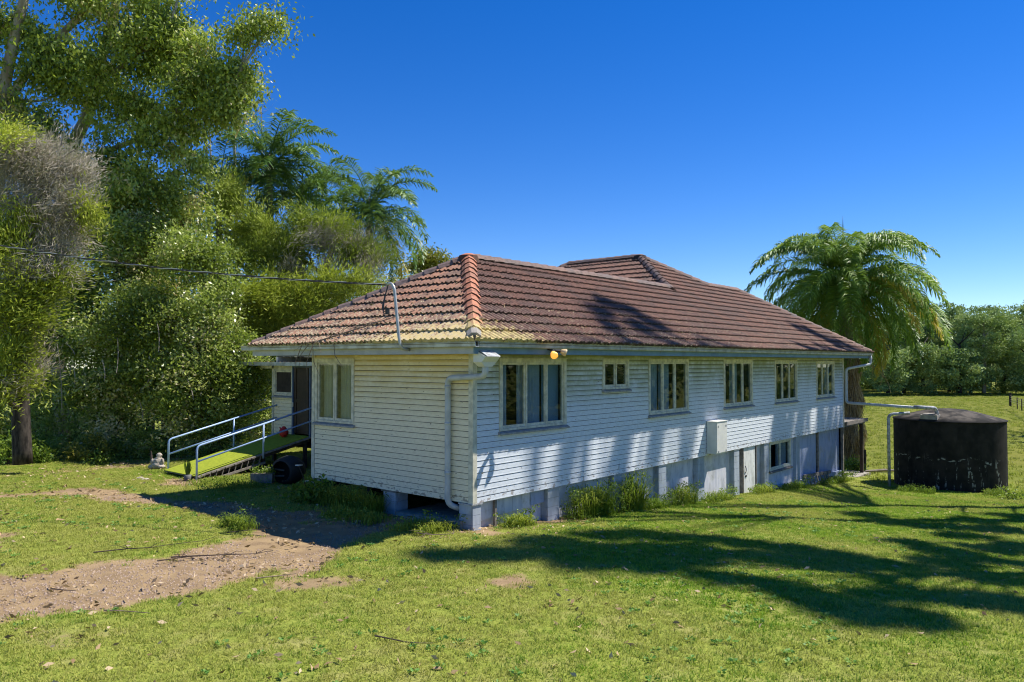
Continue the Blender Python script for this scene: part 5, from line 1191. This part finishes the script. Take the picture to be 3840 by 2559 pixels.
# sticks
def stick(pts, r, lab, mat, nm='stick', tw=0):
    P_ = [Vector(p) for p in pts]; m = MB(); m.tube(P_, taper(len(P_), r, r*.4), 6)
    for k in range(tw):
        s = random.choice(P_[1:]); e2 = s+Vector((random.uniform(-.4, .4), random.uniform(-.4, .4), random.uniform(-.02, .10))); m.tube([s, (s+e2)/2+Vector((0, 0, .04)), e2], [r*.5, r*.35, r*.15], 4)
    o = m.build(nm, mat); tag(o, lab, 'stick'); return o
def gp_(px, py, dz=.035): p = shade_point(px, py); return (p[0], p[1], p[2]+dz)
stick([gp_(1405, 2396), gp_(1450, 2405), gp_(1520, 2420), gp_(1570, 2424), gp_(1625, 2424)], .011, 'long thin reddish stick lying alone on the front lawn', M['twig_dark'])
stick([gp_(960, 2178), gp_(1010, 2172), gp_(1060, 2168), gp_(1110, 2160)], .012, 'pale stick on the grass below the bare dirt', M['wood_dry'])
stick([gp_(390, 2300), gp_(460, 2302), gp_(560, 2310)], .011, 'pale straight stick on the grass under the dirt track', M['wood_dry'])
stick([gp_(640, 2098), gp_(760, 2092), gp_(860, 2088), gp_(960, 2085)], .014, 'longest dark fallen branch lying across the dirt track', M['twig_dark'], tw=5)
stick([gp_(350, 2080), gp_(480, 2066), gp_(560, 2062), gp_(640, 2050), gp_(760, 2036)], .012, 'dark branch along the upper edge of the dirt track', M['twig_dark'], tw=4)
stick([gp_(190, 2218), gp_(230, 2222), gp_(285, 2226)], .010, 'short dark stick on the near gravel of the track', M['twig_dark'])
stick([gp_(590, 2112), gp_(680, 2100), gp_(730, 2104)], .012, 'dark twig with side shoots beside the longest branch', M['twig_dark'], tw=4)
stick([gp_(850, 2005), gp_(930, 1996), gp_(1010, 1990)], .012, 'dark twig at the edge of the house shadow on the dirt', M['twig_dark'], tw=4)
stick([gp_(1560, 2010, .06), gp_(1620, 2022, .08), (lambda p: p)(gp_(1700, 2015, .06))], .014, 'curled dead branch on the tufts near the corner stump', M['wood_dry'], tw=4)
# dead branch caught on the left eave
tw = empty('dead_branch', (-.7, 3.8, 3.3), 'dead branch with bare twigs caught on the gutter of the left eave', 'branch')
m = MB(); P_ = arc((-.80, 4.1, 3.30), (-.45, 3.2, 3.55), (.35, 2.1, 3.98), 6); m.tube(P_, taper(7, .020, .008), 5)
for k in range(16):
    s = Vector(random.choice(P_[:5])); e2 = s+Vector((random.uniform(-.25, .1), random.uniform(-.7, .9), random.uniform(-.35, .3))); m.tube([s, (s+e2)/2+Vector((0, 0, .08)), e2], [.009, .006, .003], 4)
for k in range(5):
    s = Vector((-.77, 3.9+random.uniform(-.5, .9), 3.25)); e2 = s+Vector((-.05, random.uniform(-.5, .5), random.uniform(-.9, -.4))); m.tube([s, (s+e2)/2+Vector((-.04, .08, 0)), e2], [.010, .007, .003], 4)
m.build('twigs', M['wood_dry'], tw)
# leaf litter on the roof, lawn and dirt
n = 900; y = rng.random(n)*5.5+1.2; x = -.7+rng.random(n)**2*2.4
z = ZE+T1*(x+.75)+.055; C1_ = np.stack([x, y*1.0, z], 1); ok = (y-O > (x+.75)+.2) & ((YL-y)*(B1/(YL-2.98)) > (x+.75)); C1_ = C1_[ok]
n = 500; xx = .5+rng.random(n)*9; yy = -.7+rng.random(n)**2*1.3; C2_ = np.stack([xx, yy, ZE+T1*(yy+.75)+.055], 1)
n = 260; C3_ = np.stack([3.0+rng.random(n)*1.4, 7+rng.random(n)*7.0, np.full(n, 2.815)], 1)
CC = np.concatenate([C1_, C2_, C3_]); k_ = len(CC); D_ = rng.normal(size=(k_, 3))*np.array([1, 1, .25]); o = leaf_mesh('leaf_litter', CC, D_, .11*(.5+rng.random(k_)), .02+.02*rng.random(k_), rng.random(k_), M['litter'], None); tag(o, 'dead leaves scattered over the lower courses of the roof', 'leaf litter', kind='stuff')
def scatter(n, x0, x1, y0, y1, w=None):
    x = x0+rng.random(n)*(x1-x0); y = y0+rng.random(n)*(y1-y0)
    if w is not None: k = rng.random(n) < w(x, y); x, y = x[k], y[k]
    return x, y
x, y = scatter(26000, -10, 3, -6, 16, lambda x, y: .04+.38*dirt(x, y)*(fbm(x*1.5, y*1.5, 2, 77) > .45)+.05*(fbm(x, y, 2, 71) > .6)); x2, y2 = scatter(500, -2, 20, -9, 0); x = np.concatenate([x, x2]); y = np.concatenate([y, y2]); n = len(x)
CC = np.stack([x, y, G(x, y)+.015+.025*rng.random(n)], 1); D_ = rng.normal(size=(n, 3))*np.array([1, 1, .35]); sz = .045+.055*rng.random(n)
o = leaf_mesh('fallen_leaves', CC, D_, sz*1.3, sz*.55, rng.random(n), M['litter'], None, bend=.12); tag(o, 'dry fallen leaves scattered over the dirt track and lawn', 'leaf litter', kind='stuff')
nw = 900; wx, wy = scatter(nw*3, -9.5, 14, -8, 12, lambda x, y: (dirt(x, y) < .3)*(fbm(x*.7, y*.7, 3, 91) > .5)*(~((x > 0) & (y > -.1)))*.8); nw = len(wx); ii = np.repeat(np.arange(nw), 16); aa = rng.random(len(ii))*6.283; rr_ = .02+.05*rng.random(len(ii))
CC = np.stack([wx[ii]+rr_*np.cos(aa), wy[ii]+rr_*np.sin(aa), G(wx, wy)[ii]+.025+.025*rng.random(len(ii))], 1); D_ = np.stack([np.cos(aa), np.sin(aa), .25+.3*rng.random(len(ii))], 1)
o = leaf_mesh('clover', CC, D_, .05*(.6+.7*rng.random(len(ii))), .028*(.6+.7*rng.random(len(ii))), .35+.5*rng.random(len(ii)), M['leaf_clover'], None); tag(o, 'low broad leaved weeds and clover growing through the lawn', 'ground cover', kind='stuff')
# gravel
x, y = scatter(60000, -10.5, 1, -1, 9, lambda x, y: .55*(dirt(x, y) > .6)*(fbm(x*.9, y*.9, 2, 87) > .42)); n = len(x)
t4 = np.array([[1, 0, -.5], [-.5, .87, -.5], [-.5, -.87, -.5], [0, 0, .8]]); sz = .008+.022*rng.random(n)**3
ang = rng.random(n)*6.28; ca_, sa_ = np.cos(ang), np.sin(ang)
Vv = t4[None]*sz[:, None, None]; Vr = np.stack([Vv[..., 0]*ca_[:, None]-Vv[..., 1]*sa_[:, None], Vv[..., 0]*sa_[:, None]+Vv[..., 1]*ca_[:, None], Vv[..., 2]*.8], -1)+np.stack([x, y, G(x, y)-.018], 1)[:, None, :]
tf = np.array([[0, 1, 3], [1, 2, 3], [2, 0, 3]]); F = (tf[None]+4*np.arange(n)[:, None, None]).reshape(-1, 3)
t = NT('gravel_stones'); gm = t.done(t.bsdf(t.mix(t.ramp(t.noise(40, 2), .35, .65), (.16, .11, .085), (.40, .30, .22)), .9))
o = link('gravel', mesh_np('gravel', Vr.reshape(-1, 3), F, [gm])); tag(o, 'loose reddish gravel lying on the dirt track', 'gravel', kind='stuff')

# ------------------------------------------------------------------ grass
def grass_mat(nm, a, b, c):
    t = NT(nm); oi = t.n('ObjectInfo'); big = t.noise(.45, 4); mid = t.noise(2.6, 4)
    col = t.mix(t.ramp(t.math('ADD', t.math('MULTIPLY', oi.outputs['Random'], .45), t.math('MULTIPLY', mid, .9)), .42, .95), a, b)
    col = t.mix(t.math('MULTIPLY', t.ramp(t.noise(1.1, 5, rough=.7), .52, .64), .5), col, tuple(x*.62 for x in b))
    P = t.xyz(); dry = t.ramp(t.math('ADD', P[0], t.math('MULTIPLY', P[1], -.6)), 3.5, -2.5, 0, .16)
    col = t.mix(t.math('MULTIPLY', t.ramp(t.math('ADD', t.math('ADD', big, dry), t.math('MULTIPLY', oi.outputs['Random'], .25)), .50, .80), .8), col, c)
    p = t.bsdf(col, .6, None, .15); tr = t.n('BsdfTranslucent'); t.l(t.mix(.4, col, (.35, .48, .04)), tr.inputs['Color'])
    mx = t.n('MixShader'); mx.inputs[0].default_value = .35; t.l(p, mx.inputs[1]); t.l(tr.outputs[0], mx.inputs[2]); return t.done(mx.outputs[0])
M['grass'] = grass_mat('lawn_grass', (.095, .23, .012), (.31, .47, .030), (.44, .40, .11))
M['grass_tall'] = grass_mat('long_grass', (.08, .16, .014), (.22, .32, .03), (.30, .33, .05))
M['pasture'] = grass_mat('pasture_grass', (.19, .24, .022), (.36, .40, .055), (.40, .38, .10))
def tuft(nm, nb, hmin, hmax, wid, spread, seed, mat):
    r = np.random.default_rng(seed); V, F = [], []
    for k in range(nb):
        a = r.random()*6.28; rr = spread*sqrt(r.random()); p = np.array([rr*cos(a), rr*sin(a), -.012]); h = r.uniform(hmin, hmax); d = r.random()*6.28; ln = r.uniform(.15, 1.1)*h; w = np.array([-sin(d), cos(d), 0])*wid*r.uniform(.6, 1.3)
        q = p+np.array([cos(d)*ln*.35, sin(d)*ln*.35, h*.62]); e = p+np.array([cos(d)*ln, sin(d)*ln, h*r.uniform(.75, 1.)])
        b = len(V); V += [p-w*.5, p+w*.5, q+w*.45, q-w*.45, e+w*.06, e-w*.06]; F += [(b, b+1, b+2, b+3), (b+3, b+2, b+4, b+5)]
    return mesh_np(nm, np.array(V), np.array(F), [mat])
col = bpy.data.collections.new('grass_tufts')
for k in range(4):
    o = bpy.data.objects.new('grass_tuft', tuft('grass_tuft', 34, .022, .058, .008, .10, 300+k, M['grass'])); col.objects.link(o)
def scatter_gn(name, src, coll, density, smin, smax, attr, seed, label):
    ng = bpy.data.node_groups.new(name, 'GeometryNodeTree'); ng.interface.new_socket('Geometry', in_out='INPUT', socket_type='NodeSocketGeometry'); ng.interface.new_socket('Geometry', in_out='OUTPUT', socket_type='NodeSocketGeometry')
    N = ng.nodes.new; K = ng.links.new; out = N('NodeGroupOutput'); oi = N('GeometryNodeObjectInfo'); oi.inputs['Object'].default_value = src; oi.transform_space = 'RELATIVE'
    dp = N('GeometryNodeDistributePointsOnFaces'); K(oi.outputs['Geometry'], dp.inputs['Mesh']); na = N('GeometryNodeInputNamedAttribute'); na.data_type = 'FLOAT'; na.inputs['Name'].default_value = attr
    mu = N('ShaderNodeMath'); mu.operation = 'MULTIPLY'; mu.inputs[1].default_value = density; K(na.outputs['Attribute'], mu.inputs[0]); K(mu.outputs[0], dp.inputs['Density']); dp.inputs['Seed'].default_value = seed
    ci = N('GeometryNodeCollectionInfo'); ci.inputs['Collection'].default_value = coll; ci.inputs['Separate Children'].default_value = True; ci.inputs['Reset Children'].default_value = True
    ip = N('GeometryNodeInstanceOnPoints'); K(dp.outputs['Points'], ip.inputs['Points']); K(ci.outputs[0], ip.inputs['Instance']); ip.inputs['Pick Instance'].default_value = True
    rv = N('FunctionNodeRandomValue'); rv.data_type = 'FLOAT_VECTOR'; rv.inputs[0].default_value = (-.15, -.15, 0); rv.inputs[1].default_value = (.15, .15, 6.283); K(rv.outputs[0], ip.inputs['Rotation'])
    rs = N('FunctionNodeRandomValue'); rs.data_type = 'FLOAT'; rs.inputs[2].default_value = smin; rs.inputs[3].default_value = smax; K(rs.outputs[1], ip.inputs['Scale']); K(ip.outputs[0], out.inputs[0])
    me = bpy.data.meshes.new(name); o = bpy.data.objects.new(name, me); S.collection.objects.link(o); md = o.modifiers.new('scatter', 'NODES'); md.node_group = ng; tag(o, label, 'grass', kind='stuff'); return o
scatter_gn('grass', ground, col, 95, .6, 1.35, 'dens', 3, 'short mown lawn grass growing around the house')
col2 = bpy.data.collections.new('pasture_tufts')
for k in range(3):
    o = bpy.data.objects.new('pasture_tuft', tuft('pasture_tuft', 40, .06, .22, .022, .32, 340+k, M['pasture'])); col2.objects.link(o)
scatter_gn('pasture_grass', ground, col2, 1.9, .4, 1.3, 'dens2', 9, 'rough pasture grass tufts in the open field beyond the house')
# long grass along the foot of the walls
def clump(name, cx, cy, w, d, n, h, lab, mat=None, group=None, leafy=1):
    n = int(n*1.6)
    gz = g1(cx, cy); o_ = empty(name, (cx, cy, gz), lab, 'grass clump', group); r = rng; V, F = [], []
    x = cx+(r.random(n)*2-1)*w*(.3+.7*r.random(n)); y = cy+(r.random(n)*2-1)*d; z = G(x, y)
    for i in range(n):
        k = 1-.45*abs((x[i]-cx)/w)
        hh = h*k*r.uniform(.35, 1.0); a = r.random()*6.28; ln = hh*r.uniform(.25, 1.15); wd = np.array([-sin(a), cos(a), 0])*.0075*r.uniform(.6, 1.4); p = np.array([x[i], y[i], z[i]-.02]); dv = np.array([cos(a), sin(a), 0])
        q1 = p+dv*ln*.15+np.array([0, 0, hh*.5]); q2 = p+dv*ln*.5+np.array([0, 0, hh*.88]); e = p+dv*ln+np.array([0, 0, hh*r.uniform(.65, 1)])
        b = len(V); V += [p-wd*.6, p+wd*.6, q1+wd, q1-wd, q2+wd*.7, q2-wd*.7, e+wd*.1, e-wd*.1]; F += [(b, b+1, b+2, b+3), (b+3, b+2, b+4, b+5), (b+5, b+4, b+6, b+7)]
    me = mesh_np('blades', np.array(V), np.array(F), [mat or M['grass_tall']]); link('blades', me, o_)['kind'] = 'stuff'
    if leafy:
        nl_ = int(150*w*max(h, .3)); c_ = np.stack([cx+(rng.random(nl_)*2-1)*w, cy+(rng.random(nl_)*2-1)*d, gz+.04+rng.random(nl_)**1.3*h*.75], 1)
        C_, D_, t_ = clump_cloud(c_, np.full(nl_, .09), 14, 0, .3); C_[:, 2] = np.maximum(C_[:, 2], gz+.02); leaf_mesh('leaves', C_, D_, .055*(.6+.8*rng.random(len(C_))), .03*(.6+.8*rng.random(len(C_))), t_, M['leaf_weed'], o_)
    return o_
clump('grass_clump', 3.95, -.20, 1.05, .2, 330, .95, 'largest clump of long grass against the base wall of the house')
clump('grass_clump', 5.75, -.20, .65, .16, 190, 1.2, 'sunlit tall grass clump right of the largest clump')
clump('grass_clump', 6.9, -.2, .8, .2, 260, .35, 'low weedy grass by the third stump of the long wall')
clump('grass_clump', 8.6, -.15, .8, .15, 160, .7, 'thin wispy weeds in front of the pale base panels')
clump('grass_clump', 10.6, -.2, 1.1, .2, 260, .35, 'low grass under the meter box')
clump('grass_clump', 14.0, -.25, .9, .2, 300, .35, 'low grass at the foot of the white access door')
clump('grass_clump', 17.0, -.2, 1.5, .22, 360, .3, 'dark low grass below the base window')
clump('grass_clump', 21.5, -.25, 2.0, .3, 460, .3, 'dark low grass at the far end of the base wall')
clump('grass_clump', 1.15, -.25, .55, .15, 260, .35, 'dry tuft beside the corner stump')
clump('grass_clump', -.75, .6, .7, .45, 420, .3, 'pale grass tuft left of the corner stump')
clump('grass_clump', -.3, 3.6, .35, 1.1, 900, .6, 'shaded long grass under the short wall')
clump('grass_clump', -.9, 2.6, .5, .8, 500, .28, 'shaded grass spilling from the short wall to the dirt')
clump('grass_clump', -3.1, 3.4, .35, .35, 200, .35, 'grass tuft standing at the edge of the house shadow')
clump('grass_clump', -.4, 8.6, 1.0, 1.0, 900, .22, 'sunlit long grass between the ramp and the short wall')
clump('grass_clump', 20.9, -3.4, .5, .6, 260, .3, 'shaded grass at the left foot of the tank')
clump('grass_clump', 23.0, -5.6, .9, .3, 300, .25, 'grass along the near foot of the tank')
"""end"""
